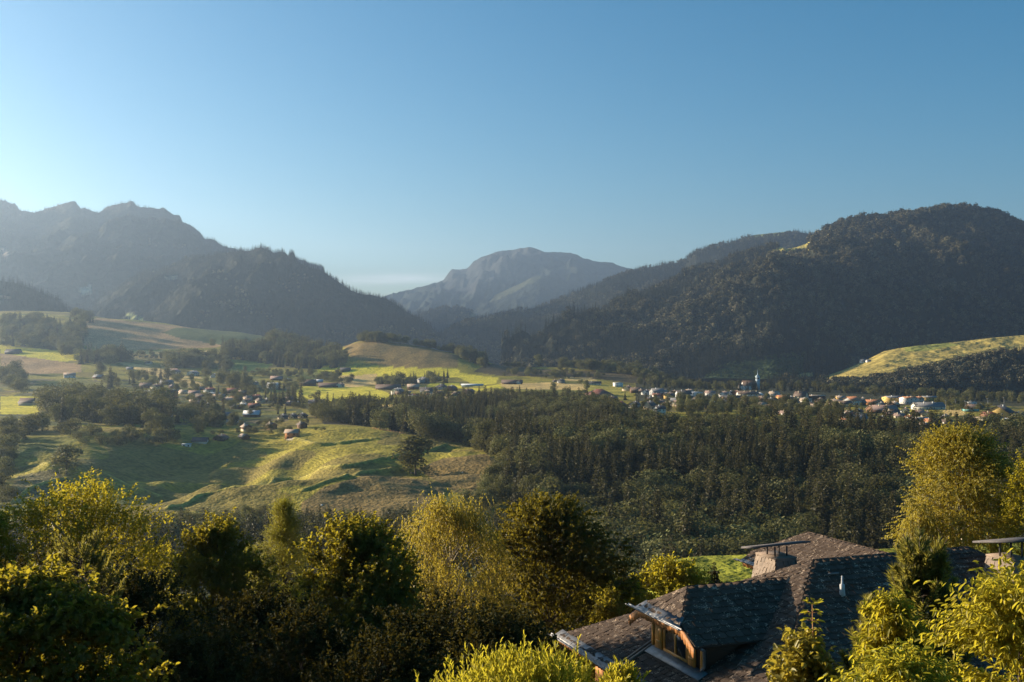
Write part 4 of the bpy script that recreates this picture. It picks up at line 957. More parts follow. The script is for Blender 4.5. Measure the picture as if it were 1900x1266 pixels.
def house(px, py, wpx, yaw, wall, roof, label, hf=0.36, lower=None, form='gable', pitch=24, name='house', cat='house', depth=0.8, chim=1, win=True, group=None, dmin=500, lift=0.0):
    x, d, z = ground_hit(px, py, dmin)
    a = R(yaw); W = wpx * d / F * (1.18 if px > 1160 else 1.1)
    Lr = W / (abs(math.cos(a)) + depth * abs(math.sin(a)) + 1e-6); Wd = Lr * depth
    hw = max(2.3, hf * .64 * min(W, 26)); pitch = pitch + (7 if pitch > 15 else 0); hl, hd = Lr / 2 * .92, Wd / 2 * .88
    # local frame: ridge along X.  yaw turns the ridge away from the picture plane
    zc = float(np.min(gz_at([x - W * .4, x, x + W * .4], [d, d, d])))
    r = empty(name, (x, d + Wd * .3, zc - 0.2 + lift), a); tag(r, label, cat, group)
    rise = math.tan(R(pitch)) * hd
    wb = MB()
    if form == 'flat':
        wb.box((-hl, -hd, 0), (hl, hd, hw))
        wb.build('wall', WM[wall], r)
        rb = MB(); rb.box((-hl - .4, -hd - .4, hw), (hl + .4, hd + .4, hw + .35)); rb.build('roof', RM[roof], r)
    else:
        hip = form == 'hip'
        v = [(-hl, -hd, 0), (hl, -hd, 0), (hl, hd, 0), (-hl, hd, 0), (-hl, -hd, hw), (hl, -hd, hw), (hl, hd, hw), (-hl, hd, hw)]
        f = [(0, 1, 5, 4), (2, 3, 7, 6), (0, 3, 2, 1)]
        if hip: f += [(1, 2, 6, 5), (3, 0, 4, 7), (4, 5, 6, 7)]
        else:
            v += [(-hl, 0, hw + rise), (hl, 0, hw + rise)]; f += [(1, 2, 6, 9, 5), (3, 0, 4, 8, 7)]
        if lower:
            hs = hw * 0.45
            wb2 = MB(); wb2.box((-hl - .06, -hd - .06, -0.5), (hl + .06, hd + .06, hs)); wb2.build('base_storey', WM[lower], r)
        wb.add(v, f); wb.build('wall', WM[wall], r)
        ov, oe, th = 0.9, 0.8, 0.22
        tp = math.tan(R(pitch)); rb = MB()
        for s in (-1, 1):
            y0 = s * (hd + oe); z0 = hw - tp * oe + .05; zr = hw + rise + .05
            xi = hl + oe - (hd + oe) if hip else hl + ov
            xo = hl + (oe if hip else ov)
            xi = max(xi, 0.3)
            q = np.array([(-xo, y0, z0), (xo, y0, z0), (xi, 0, zr), (-xi, 0, zr)])
            rb.hexa(np.vstack([q, q + [0, 0, th]]) if s < 0 else np.vstack([q[[1, 0, 3, 2]], q[[1, 0, 3, 2]] + [0, 0, th]]))
            if hip:
                xx = s
                q = np.array([(xx * xo, -(hd + oe), z0), (xx * xo, hd + oe, z0), (xx * xi, 0, zr)])
                rb.prism(q if xx > 0 else q[::-1], (0, 0, 0.002), (0, 0, th + .002))
        rb.build('roof', RM[roof], r)
        for c in range(chim):
            cb = MB(); cx = (-.35 + .6 * c) * hl; cy = -hd * .35
            zt = hw + rise * .65; cb.box((cx - .4, cy - .4, zt - .6), (cx + .4, cy + .4, hw + rise + .9)); cb.box((cx - .5, cy - .5, hw + rise + .9), (cx + .5, cy + .5, hw + rise + 1.05))
            cb.build('chimney', WM['cream'] if roof in ('orange', 'red', 'brown', 'pink') else WM['white'], r)
    if win:
        nfl = 2 if hw > 4.4 else 1
        for fl in range(nfl):
            zc2 = hw * (fl + .55) / nfl
            nw = max(2, min(4, int(hl * 2 / 4.5)))
            for k in range(nw):
                cx = -hl + (k + .5) * 2 * hl / nw; b = MB()
                b.box((cx - .55, -hd - .12, zc2 - .65), (cx + .55, -hd + .05, zc2 + .65)); b.build('window', M['glass'], r)
            for cy in (-hd * .45, hd * .45):
                b = MB(); b.box((-hl - .12, cy - .5, zc2 - .65), (-hl + .05, cy + .5, zc2 + .65)); b.build('window', M['glass'], r)
    return r

H = house
# hillside and left hamlet
H(22, 657, 26, 4, 'dark', 'dark', 'dark weathered barn on the lit strip at the far left', .22, name='barn', cat='barn', chim=0, win=False, dmin=1500)
H(53, 752, 36, 3, 'grey', 'brown', 'wide barn with dark brown roof before the yellow field at the left edge', .2, name='barn', cat='barn', chim=0, win=False, dmin=900)
H(127, 701, 24, 25, 'white', 'tan', 'pale chalet with tan roof alone on the dark slope above the big left grove', .28, lower='white', dmin=900)
H(182, 703, 20, -15, 'wood', 'grey', 'small dark chalet right of the pale tan-roofed chalet on the left slope', .28, dmin=900)
H(240, 686, 12, 10, 'grey', 'grey', 'small grey hut at the start of the straw track', .3, chim=0, win=False, dmin=1000)
H(275, 676, 14, -30, 'white', 'brown', 'white hut below the hay meadow beside the dark grove', .3, chim=0, dmin=1300)
H(320, 695, 26, 60, 'white', 'pink', 'farmhouse with big pinkish roof at the edge of the straw track', .3, depth=1.3, dmin=1000)
H(357, 697, 20, 70, 'white', 'grey', 'white gabled house right of the pink roofed farmhouse', .34, dmin=1000)
H(397, 701, 14, 80, 'white', 'dark', 'small white gable among the trees above the hamlet', .4, dmin=1000)
H(308, 714, 22, 4, 'grey', 'grey', 'grey house in the shade under the straw track', .3, dmin=1000)
H(279, 733, 24, 3, 'wood', 'pale', 'long shed with a pale white roof in the shaded hamlet', .2, chim=0, name='shed', cat='shed', dmin=900)
H(320, 726, 20, 6, 'grey', 'pale', 'low house with pale flat roof behind the tall conifer', .22, form='flat', chim=0, dmin=950)
H(372, 724, 20, 8, 'wood', 'grey', 'long dark low house below the straw track end', .2, chim=0, dmin=950)
H(394, 733, 24, 2, 'white', 'pale', 'white flat-roofed house in the middle of the left hamlet', .24, form='flat', dmin=900)
H(292, 753, 20, -10, 'white', 'pale', 'pale roofed house in deep shade at the left end of the hamlet', .3, dmin=850)
H(313, 748, 22, 15, 'wood', 'brown', 'brown roofed chalet behind the pale roofed shaded house', .3, dmin=850)
H(304, 774, 28, 10, 'wood', 'pale', 'shaded house with white base storey and pale roof below the hamlet', .45, lower='white', dmin=800)
H(366, 753, 26, -12, 'wood', 'brown', 'dark chalet with long brown roof in the hamlet centre', .24, dmin=850)
H(385, 755, 14, 70, 'cream', 'dark', 'cream gable beside the long brown roofed chalet', .4, dmin=850)
H(460, 742, 18, -32, 'cream', 'pink', 'sunlit house with twin pink roofs in the hamlet', .35, dmin=900)
H(473, 741, 10, -32, 'cream', 'tan', 'small tan roofed annex right of the twin pink roofs', .3, chim=0, dmin=900)
H(419, 746, 10, 60, 'white', 'grey', 'little white house left of the pointed conifers', .4, dmin=900)
H(432, 744, 14, 10, 'white', 'grey', 'white low house among hamlet gardens', .3, dmin=900)
H(450, 754, 12, 50, 'white', 'pale', 'tiny white house with lit wall above the pale long roof', .36, chim=0, dmin=900)
H(466, 774, 28, 2, 'wood', 'pale', 'timber house with long pale grey roof above the chalets', .3, lower='wood', dmin=800)
H(418, 777, 26, 4, 'orange', 'grey', 'orange timber house with grey roof left of the white fronted house', .36, dmin=800)
H(432, 784, 26, 5, 'white', 'grey', 'white fronted house with blue-grey terrace below the orange timber house', .30, form='flat', chim=0, dmin=800)
H(500, 791 - 68, 1, 0, 'white', 'grey', 'white chimney-like turret of the villa', .3, form='flat', chim=0, win=False, dmin=1000) if False else None
H(505, 722, 24, 35, 'white', 'blue' if False else 'pale', 'white villa with pale roof and little pointed turret', .45, dmin=1000)
H(474, 714, 10, 70, 'blue', 'dark', 'small blue-white gable among pale trees left of the white villa', .5, dmin=1000)
H(512, 706, 22, 5, 'wood', 'pink', 'brown roofed farmhouse behind the white villa', .24, dmin=1100)
H(535, 707, 12, -35, 'wood', 'tan', 'dark house with one tan roof edge catching the sun', .3, dmin=1100)
H(570, 716, 30, 4, 'wood', 'brown', 'long farmhouse with reddish roof behind the bright field', .28, dmin=1050)
H(590, 711, 16, 3, 'wood', 'pale', 'barn with pale roof between the long farm roofs', .3, name='barn', cat='barn', chim=0, dmin=1050)
H(612, 719, 46, 14, 'wood', 'brown', 'long low farm with pale blue gable end at the bright field', .16, chim=0, name='barn', cat='barn', depth=.45, dmin=1050)
H(631, 719, 14, 75, 'blue', 'pink', 'pale blue gabled farmhouse facing the bright yellow field', .5, dmin=1050)
H(640, 690, 20, 10, 'dark', 'dark', 'dark weathered hay barn alone in the upper yellow field', .35, name='barn', cat='barn', chim=0, win=False, dmin=1400)
H(586, 754, 30, 8, 'wood', 'dark', 'large dark slate roof behind the belt of trees left of the yellow field', .28, dmin=900)
H(548, 750, 12, 20, 'white', 'pale', 'small house with pale blue roof beside the pointed conifers', .3, chim=0, dmin=900)
H(658, 757, 20, 60, 'white', 'brown', 'house with white gable half hidden in the dark tree belt', .45, dmin=900)
for k, (hx, hy) in enumerate([(524, 778), (542, 777), (560, 776)]):
    H(hx, hy, 19, 62, 'cream', 'dark', ['left', 'middle', 'right'][k] + ' chalet of the terrace of three with dark roofs and sunlit cream fronts', .36, depth=1.2, group='terrace of three cream fronted chalets', dmin=800)
H(456, 801, 22, -55, 'wood', 'tan', 'tall timber chalet with sunlit tan verge left in the chalet group', .62, lower='cream', dmin=700)
H(503, 797, 22, -50, 'orange', 'brown', 'timber chalet with a bright lit side in the middle of the chalet group', .6, lower='orange', dmin=700)
H(541, 813, 24, -4, 'orange', 'tan', 'orange timber chalet with tan roof nearest the pasture', .72, chim=0, dmin=700)
H(560, 795, 20, -50, 'wood', 'brown', 'dark chalet behind the orange chalet with a pale verge', .6, dmin=700)
H(452, 815, 22, -50, 'wood', 'tan', 'low open-fronted chalet with white posts under the tall timber chalet', .4, chim=0, dmin=650)
H(408, 817, 24, 80, 'dark', 'brown', 'dark broad gabled chalet at the top of the shaded pasture', .3, dmin=650)
H(370, 822, 26, 3, 'white', 'dark', 'row of garages with pale posts left of the dark gabled chalet', .18, chim=0, name='garage', cat='garage', win=False, dmin=650)
H(345, 828, 17, 8, 'white', 'pale', 'pale blue-white shed at the left end of the lane over the shaded pasture', .32, form='flat', chim=0, name='shed', cat='shed', dmin=650)
H(498, 791, 7, 5, 'white', 'pale', 'tiny white garden shed between the timber chalets', .6, form='flat', chim=0, name='shed', cat='shed', win=False, dmin=700)
# middle village
H(737, 732, 24, 62, 'white', 'grey', 'white gabled house at the rim of the bright field', .42, dmin=1000)
H(720, 723, 46, 2, 'wood', 'brown', 'long brown roofed farm under the pointed trees in mid village', .16, depth=.5, dmin=1000)
H(785, 711, 24, 30, 'grey', 'grey', 'blue-grey house with hipped slate roof in mid village', .4, form='hip', dmin=1200)
H(807, 706, 14, 60, 'white', 'pale', 'small bright white house right of the blue-grey house', .45, dmin=1200)
H(757, 711, 10, 60, 'white', 'grey', 'tiny white gable left of the tall pointed tree', .45, chim=0, dmin=1200)
H(876, 717, 40, 2, 'blue', 'pale', 'wide pale blue hall with shallow roof in the yellow field', .16, pitch=10, depth=.5, name='hall', cat='hall', chim=0, win=False, dmin=1200)
H(758, 730, 9, 65, 'cream', 'tan', 'small cream gable between the white house and pink roof', .55, chim=0, dmin=1000)
H(794, 730, 30, 3, 'blue', 'dark', 'low light blue fronted house row behind the pink roof', .22, dmin=1000)
H(786, 750, 42, 6, 'wood', 'red', 'big dark red-brown house with lit pink roof part', .28, lower='white', depth=.5, dmin=900)
H(798, 737, 14, -8, 'cream', 'orange', 'sunlit salmon roof above the big red-brown house', .3, dmin=950)
H(768, 741, 20, 4, 'grey', 'grey', 'grey slate roofed house left of the salmon roof', .24, dmin=950)
H(820, 723, 24, 20, 'grey', 'dark', 'dark slate hip-roofed house before the yellow strip', .34, form='hip', dmin=1050)
H(837, 747, 22, 8, 'cream', 'pink', 'house with pinkish grey roof and small lit wall near the wood', .36, dmin=900)
H(693, 757, 18, 10, 'white', 'dark', 'white house in the shade of the dark trees under the bright field', .4, dmin=900)
H(950, 713, 38, 3, 'wood', 'brown', 'long brown roofed farm at the foot of the dark hill', .14, depth=.5, chim=0, name='barn', cat='barn', dmin=1300)
H(963, 713, 11, 70, 'blue', 'brown', 'pale blue house front at the right end of the long brown farm', .55, chim=0, dmin=1300)
H(1041, 711, 15, 50, 'grey', 'dark', 'grey chalet in the shade of the dark hill by the straw field', .45, dmin=1300)
H(1030, 709, 9, 20, 'grey', 'brown', 'small dark chalet left of the grey shaded chalet', .4, dmin=1300)
H(1102, 714, 26, 2, 'white', 'dark', 'row of low white houses above the straw field', .2, depth=.4, dmin=1300)
H(1147, 718, 18, 20, 'white', 'pale', 'white cubic modern house above the village meadow', .6, form='flat', chim=0, dmin=1250)
H(1113, 736, 50, 3, 'cream', 'red', 'big house with wide dark red hipped roof and cream walls', .18, form='hip', pitch=20, dmin=1000)
H(1100, 747, 80, 2, 'dark', 'dark', 'very long dark flat-roofed building in front of the red hip roof', .07, form='flat', depth=.25, chim=0, dmin=950)
H(1056, 752, 24, 82, 'white', 'dark', 'white gabled house with dark roof behind tall forest tops', .4, dmin=900)
H(1004, 745, 14, 10, 'white', 'grey', 'white flat garage in mid village', .5, form='flat', chim=0, name='garage', cat='garage', win=False, dmin=900)
H(1148, 760, 32, 55, 'orange', 'red', 'red roofed chalet with sunlit orange gable', .42, depth=.9, dmin=900)
# right village
H(1165, 726, 20, 58, 'cream', 'brown', 'brown roofed house with cream gable right of the white cube', .36, depth=1.2, dmin=1150)
H(1182, 729, 22, 5, 'wood', 'brown', 'dark brown house between the white cube and grey roofs', .3, dmin=1150)
H(1199, 733, 18, 60, 'white', 'dark', 'white gabled house with a bright verge', .42, dmin=1100)
H(1220, 734, 26, 20, 'grey', 'grey', 'large grey roofed house with white verge', .4, dmin=1100)
H(1243, 740, 22, 60, 'yellow', 'brown', 'chalet with sunlit yellow gable under dark eaves', .42, dmin=1050)
H(1269, 738, 26, 8, 'white', 'dark', 'dark slate roofed house with wide white chimney', .4, dmin=1080)
H(1291, 737, 24, 15, 'white', 'pale', 'white modern house in stepped terraces', .5, form='flat', chim=0, dmin=1100)
H(1206, 760, 26, 58, 'cream', 'dark', 'steep dark roofed house with a cream gable at the wood edge', .4, pitch=34, dmin=850)
H(1224, 771, 22, 35, 'white', 'dark', 'tall white house with dark roof and one bright sunlit wall', .8, pitch=28, dmin=850)
H(1226, 750, 12, 40, 'white', 'pink', 'small pinkish roofed house with white dormers', .5, dmin=950)
H(1266, 759, 24, -30, 'wood', 'pink', 'house with sunlit pinkish roof near the orange patch', .35, dmin=900)
H(1258, 749, 26, 6, 'grey', 'grey', 'low long grey roof above the pinkish sunlit roof', .22, dmin=950)
H(1323, 759, 30, 78, 'dark', 'dark', 'low dark broad chalet in the green field below the church', .22, dmin=900)
H(1344, 738, 20, 58, 'white', 'pink', 'white house with light front left of the lime green tree', .5, dmin=1100)
H(1356, 735, 14, 60, 'white', 'dark', 'white gable with steep dark roof beside the white house', .5, pitch=34, dmin=1100)
H(1358, 742, 32, 3, 'wood', 'dark', 'long dark wooden house in the row below the church', .2, depth=.4, dmin=1050)
H(1388, 737, 36, 5, 'white', 'brown', 'long white house with brown roof directly below the church', .3, depth=.45, chim=3, dmin=1100)
H(1384, 745, 20, 80, 'grey', 'red', 'small grey-blue house with a bright red roof edge', .42, dmin=1050)
H(1410, 737, 14, 60, 'white', 'pale', 'small white house right of the long white house', .5, dmin=1100)
H(1425, 737, 10, 70, 'cream', 'dark', 'narrow cream house left of the tan roof', .6, dmin=1100)
H(1438, 736, 20, -35, 'white', 'tan', 'house with tan sunlit roof and dark chimney right of the church', .4, dmin=1100)
H(1454, 747, 22, 6, 'yellow', 'orange', 'bright yellow chalet with brown shaded front', .5, dmin=1050)
H(1468, 742, 12, 50, 'white', 'grey', 'white gabled house behind the yellow chalet', .5, dmin=1080)
H(1488, 743, 26, -38, 'cream', 'brown', 'tall house with steep brown roof and pink chimney', .45, pitch=35, dmin=1050)
H(1497, 749, 22, -25, 'white', 'tan', 'tan roofed house in front of the steep brown roof', .36, dmin=1030)
H(1513, 742, 34, 4, 'wood', 'tan', 'big brown building with long flat tan roof', .32, pitch=8, depth=.5, dmin=1080)
H(1440, 762, 38, 8, 'wood', 'brown', 'large brown barn roof above the wood edge', .2, name='barn', cat='barn', depth=.6, dmin=900)
H(1460, 770, 30, -28, 'wood', 'pink', 'low chalet with sunlit pinkish verge at the wood edge', .26, dmin=880)
H(1476, 757, 20, 62, 'orange', 'brown', 'chalet with orange lit gable end under a tan verge', .4, dmin=950)
H(1502, 758, 32, 4, 'grey', 'brown', 'long grey-brown house with one white chimney', .26, depth=.5, dmin=950)
H(1582, 752, 36, 42, 'white', 'orange', 'large white house with bright orange roof', .36, chim=0, dmin=1000)
H(1601, 747, 16, 60, 'white', 'tan', 'white gable right of the bright orange roof', .5, dmin=1050)
H(1560, 743, 16, 10, 'yellow', 'tan', 'small yellow house in trees left of the bright orange roof', .4, dmin=1080)
H(1622, 752, 30, 6, 'orange', 'orange', 'row of orange-brown roofs beside the big farm roof', .25, depth=.5, dmin=1000)
H(1640, 766, 50, 10, 'wood', 'pink', 'very big grey-brown farm roof in the village centre', .2, pitch=22, depth=.6, chim=2, dmin=930)
H(1656, 771, 26, -6, 'wood', 'brown', 'grey-brown roof right below the very big farm roof', .24, dmin=900)
H(1660, 748, 34, 12, 'yellow', 'grey', 'large yellow apartment house with grey roof', .42, pitch=12, dmin=1050)
H(1688, 750, 28, 15, 'white', 'orange', 'white balcony house with orange roof trim', .55, pitch=12, chim=2, dmin=1040)
H(1706, 746, 20, 40, 'white', 'orange', 'white house with orange roof between the apartment houses', .45, dmin=1060)
H(1726, 744, 26, 5, 'yellow', 'grey', 'yellow house with flat grey roof behind the white hall', .4, pitch=10, dmin=1080)
H(1570, 783, 14, -30, 'white', 'orange', 'small house with vivid orange roof at the wood edge', .4, dmin=850)
H(1580, 775, 18, 10, 'dark', 'red', 'dark reddish chalet behind the small vivid orange roof', .4, dmin=880)
H(1545, 770, 26, 4, 'white', 'dark', 'low dark roofed house hidden in garden trees', .24, dmin=900)
H(1597, 780, 22, 8, 'grey', 'grey', 'grey house in the trees right of the small orange roof', .3, dmin=870)
H(1725, 760, 52, 4, 'white', 'grey', 'long school hall with dark grey roof and white windowed wall', .24, depth=.45, chim=2, name='hall', cat='hall', dmin=1000)
H(1764, 746, 14, 60, 'orange', 'orange', 'small orange gabled house right of the long school hall', .5, dmin=1080)
H(1730, 789, 24, -28, 'white', 'orange', 'house with salmon tiled roof in the trees on the right', .4, dmin=850)
H(1710, 782, 28, -20, 'wood', 'pale', 'long thin pale roofed shed left of the salmon tiled roof', .2, depth=.35, chim=0, name='shed', cat='shed', dmin=880)
H(1718, 793, 18, -40, 'wood', 'pink', 'half hidden pinkish roof below the salmon tiled roof', .4, dmin=840)
H(1690, 778, 14, 20, 'white', 'orange', 'tiny orange roof and white wall beside the yellow grass', .4, dmin=880)
H(1757, 776, 14, 70, 'cream', 'grey', 'small cream garage below the yellow bank', .4, name='garage', cat='garage', chim=0, dmin=900)
H(1804, 752, 15, 12, 'white', 'pale', 'white flat pavilion behind the sports court', .5, form='flat', chim=0, dmin=1080)
H(1810, 760, 24, 3, 'wood', 'brown', 'low brown clubhouse behind the sports court netting', .2, chim=0, dmin=1040)
H(1862, 776, 52, 50, 'yellow', 'dark', 'large chalet with wide dark roof and sunlit yellow gable at the right edge', .34, depth=1.1, dmin=930)
H(1836, 780, 42, 6, 'cream', 'tan', 'bright flat tan roofed hall in front of the large yellow gable', .2, form='flat', depth=.5, chim=0, name='hall', cat='hall', dmin=900)
H(1893, 778, 22, 20, 'cream', 'brown', 'cream house cut by the right edge of the picture', .55, dmin=920)
H(1880, 782, 26, 4, 'white', 'pale', 'white flat roofed annex below the cream house at the right edge', .25, form='flat', chim=0, dmin=880)
H(1600, 673, 9, 10, 'cream', 'grey', 'tiny alpine hut at the left tip of the golden hillside meadow', .45, chim=0, win=False, dmin=1860) if False else None
def at_mountain(mt, px, py):
    d2 = (mt['PX'] - px) ** 2 + (mt['PY'] - py) ** 2; d2[mt['T'] > 1] = 1e9
    i, j = np.unravel_index(np.argmin(d2), d2.shape); return mt['X'][i, j], mt['Y'][i, j], mt['Z'][i, j]
def hut(px, py, label, w):
    x, y, z = at_mountain(MT['right_meadow'], px, py)
    r = empty('hut', (x, y, z - .5), R(15)); tag(r, label, 'hut')
    b = MB(); b.add([(-w, -w*.7, 0), (w, -w*.7, 0), (w, w*.7, 0), (-w, w*.7, 0), (-w, -w*.7, w*.7), (w, -w*.7, w*.7), (w, w*.7, w*.7), (-w, w*.7, w*.7), (-w, 0, w*1.2), (w, 0, w*1.2)],
        [(0, 1, 5, 4), (2, 3, 7, 6), (1, 2, 6, 9, 5), (3, 0, 4, 8, 7)]); b.build('wall', WM['white'], r)
    b = MB()
    for s in (-1, 1):
        q = np.array([(-w*1.2, s*w*.95, w*.58), (w*1.2, s*w*.95, w*.58), (w*1.2, 0, w*1.25), (-w*1.2, 0, w*1.25)])
        b.hexa(np.vstack([q, q + [0, 0, .3]]))
    b.build('roof', RM['grey'], r)
hut(1601, 673, 'grey roofed alpine hut at the left tip of the golden hillside meadow', 6.5)
hut(1612, 672, 'second smaller hut right beside the alpine hut on the golden meadow', 4.5)

# the church: white nave with brown roof, clock tower with needle spire
def church():
    x, d, z = ground_hit(1390, 723, 1300); s = d / F
    r = empty('church', (x, d, z - .3), R(6)); tag(r, 'white village church with brown roof and slim clock tower', 'church')
    w, dp, hw, rise = 13 * s, 6 * s, 8.5 * s, 8 * s
    b = MB(); b.add([(-w, -dp, 0), (w, -dp, 0), (w, dp, 0), (-w, dp, 0), (-w, -dp, hw), (w, -dp, hw), (w, dp, hw), (-w, dp, hw), (-w, 0, hw + rise), (w, 0, hw + rise)],
        [(0, 1, 5, 4), (2, 3, 7, 6), (1, 2, 6, 9, 5), (3, 0, 4, 8, 7)]); b.build('wall', WM['white'], r)
    b = MB()
    for q_ in (-1, 1):
        q = np.array([(-w - .6, q_ * (dp + .8), hw - .8), (w + .2, q_ * (dp + .8), hw - .8), (w + .2, 0, hw + rise + .1), (-w - .6, 0, hw + rise + .1)])
        b.hexa(np.vstack([q, q + [0, 0, .35]]))
    b.build('roof', RM['brown'], r)
    b = MB(); b.tube([(-w - 3.5 * s, 0, 0), (-w - 3.5 * s, 0, hw * .9)], 4.5 * s, 8); b.build('apse', WM['white'], r)
    b = MB(); b.tube([(-w - 3.5 * s, 0, hw * .9), (-w - 3.5 * s, 0, hw + rise * .55)], [5.2 * s, .2], 8); b.build('apse_roof', RM['brown'], r)
    for k in range(4):
        cx = -w * .7 + k * w * .45; b = MB(); b.box((cx - .5, -dp - .12, hw * .3), (cx + .5, -dp + .05, hw * .85)); b.build('window', M['glass'], r)
    tx, tw, th = w + 3.3 * s, 3.1 * s, 25 * s
    b = MB(); b.box((tx - tw, -tw, 0), (tx + tw, tw, th)); t = b.build('tower', WM['blue'], r)  # blue wall colour paints the shadow on the white tower
    b = MB(); b.box((tx - tw * 1.12, -tw * 1.12, th), (tx + tw * 1.12, tw * 1.12, th + .5)); b.tube([(tx, 0, th + .5), (tx, 0, th + 3 * s), (tx, 0, th + 13 * s)], [tw * .95, tw * .25, .05], 6); b.build('spire', WM['blue'], t)
    for (ax, ay) in ((0, -1), (-1, 0)):
        b = MB(); c = np.array([tx + ax * tw, ay * tw, th - 4 * s]); nrm = np.array([ax, ay, 0.])
        b.tube([c, c + nrm * .25], 1.9 * s, 16); b.build('clock_face', M['dark_metal'], t)
    b = MB()
    for ax in (-.45, .45): b.box((tx + ax * tw - .35, -tw - .1, th - 11 * s), (tx + ax * tw + .35, -tw + .05, th - 8 * s))
    b.build('belfry_opening', M['glass'], t)
church()
# turret of the white villa
x, d, z = ground_hit(502, 722, 1000)
# floodlight masts and ball court fence
def mast(px, py, hpx, label):
    x, d, z = ground_hit(px, py, 900); h = hpx * d / F
    r = empty('floodlight_mast', (x, d, z)); tag(r, label, 'light mast', 'floodlight masts of the sports ground')
    b = MB(); b.tube([(0, 0, -.3), (0, 0, h)], [.24, .16], 6); b.build('pole', M['metal'], r)
    b = MB(); b.box((-1.0, -.3, h), (1.0, .3, h + .8)); b.build('lamp', M['metal'], r)
for a in [(1755, 764, 20, 'thin light mast between the school hall and the yellow bank'), (1773, 759, 16, 'light mast in front of the round trees right of the school hall'), (1791, 762, 17, 'light mast at the left end of the green court netting'),
          (1802, 763, 19, 'light mast in the middle of the green court netting'), (1810, 763, 17, 'light mast at the right end of the green court netting'), (1833, 758, 17, 'white light mast right of the sports ground'), (1863, 756, 17, 'tall light mast above the large dark chalet roof'), (1859, 772, 20, 'white flag mast beside the sunlit yellow gable')]: mast(*a)
x, d, z = ground_hit(1804, 764, 900); s = d / F
r = empty('court_fence', (x, d, z)); tag(r, 'blue-green netting fence around the ball court', 'fence')
m_net = mat_simple('green_netting', (0.16, 0.36, 0.32), 0.8, 0.15, 1.0)
b = MB(); b.box((-13 * s, -.06, .2), (13 * s, .06, 4.5 * s)); b.box((-13 * s - .1, 0.1, .2), (-13 * s, 9, 4.4 * s)); b.build('netting', m_net, r)
for k in range(6):
    b = MB(); cx = -13 * s + k * 26 * s / 5; b.tube([(cx, -.12, -.2), (cx, -.12, 4.8 * s)], .09, 5); b.build('post', M['metal'], r)
# pasture fence along the brow
pts = [(600, 793), (632, 790), (665, 796), (700, 800), (735, 806)]
r = None
for k, (px, py) in enumerate(np.stack([np.linspace(690, 752, 12), np.interp(np.linspace(690, 752, 12), [690, 752], [796, 806])], -1)):
    x, d, z = ground_hit(px, py, 650)
    if r is None:
        r = empty('pasture_fence', (x, d, z)); tag(r, 'low wooden post fence along the brow of the pasture before the wood', 'fence'); base = np.array([x, d, z]); prev = None; rails = MB()
    p = np.array([x, d, z]) - base
    b = MB(); b.tube([p + [0, 0, -.3], p + [0, 0, 1.3]], .09, 5); b.build('post', M['wood'], r)
    if prev is not None:
        for hh in (.6, 1.1): rails.tube([prev + [0, 0, hh], p + [0, 0, hh]], .06, 4)
    prev = p
rails.build('rail', M['wood'], r)
# small stones / salt troughs seen as pale dots on the pasture
for (px, py, lb) in [(858, 877, 'single pale boulder on the brown right shoulder of the pasture'), (597, 938, 'small white water trough stone on the rim of the brown mound')]:
    x, d, z = ground_hit(px, py, 450); g5 = np.random.default_rng(px)
    bm = bmesh.new(); bmesh.ops.create_icosphere(bm, subdivisions=2, radius=.55)
    for v in bm.verts: v.co *= 1 + .25 * g5.normal() * .5; v.co.z *= .7
    me = bpy.data.meshes.new('boulder'); bm.to_mesh(me); bm.free(); me.materials.append(M['white_paint'])
    tag(link('boulder', me, None, (x, d, z + .15)), lb, 'boulder')

# more roofs between the named ones
for zone, n, seed, dm, place in (([(1180, 726), (1400, 736), (1400, 756), (1270, 758), (1180, 748)], 20, 1, 950, 'among the roofs below the church'),
                      ([(1400, 742), (1660, 752), (1700, 772), (1640, 784), (1540, 778), (1400, 766)], 30, 2, 900, 'in the thick of the right village'),
                      ([(1690, 770), (1890, 778), (1880, 792), (1700, 790)], 12, 3, 850, 'at the right village edge above the wood'),
                      ([(700, 722), (860, 722), (900, 742), (720, 744)], 9, 4, 950, 'between the middle village gardens'),
                      ([(960, 742), (1180, 742), (1180, 760), (1000, 756)], 7, 5, 900, 'in the belt by the red hip-roofed house'),
                      ([(230, 712), (470, 732), (560, 752), (460, 764), (330, 748)], 24, 6, 900, 'between the gardens of the left hamlet')):
    gq = np.random.default_rng(1200 + seed); pz = np.asarray(zone, float); got = []; tr = 0
    while len(got) < n and tr < 4000:
        tr += 1; q = pz.min(0) + (pz.max(0) - pz.min(0)) * gq.random(2)
        if inpoly(q[:1], q[1:], pz)[0] and all(abs(q[0] - o[0]) > 13 or abs(q[1] - o[1]) > 6 for o in got): got.append(q)
    for q in got:
        rf = ['brown', 'brown', 'dark', 'pink', 'tan', 'red'][gq.integers(0, 6)]; wl_ = ['white', 'wood', 'cream', 'wood'][gq.integers(0, 4)]
        H(q[0], q[1], 15 + 9 * gq.random(), [-35, -20, 5, 20, 50, 65][gq.integers(0, 6)], wl_, rf,
          'small ' + {'brown': 'brown', 'dark': 'dark', 'pink': 'pinkish', 'tan': 'tan', 'red': 'dark red'}[rf] + ' roofed house with ' + {'white': 'white', 'wood': 'timber', 'cream': 'cream'}[wl_] + ' walls ' + place, .36,
          group='small houses ' + place, dmin=dm)
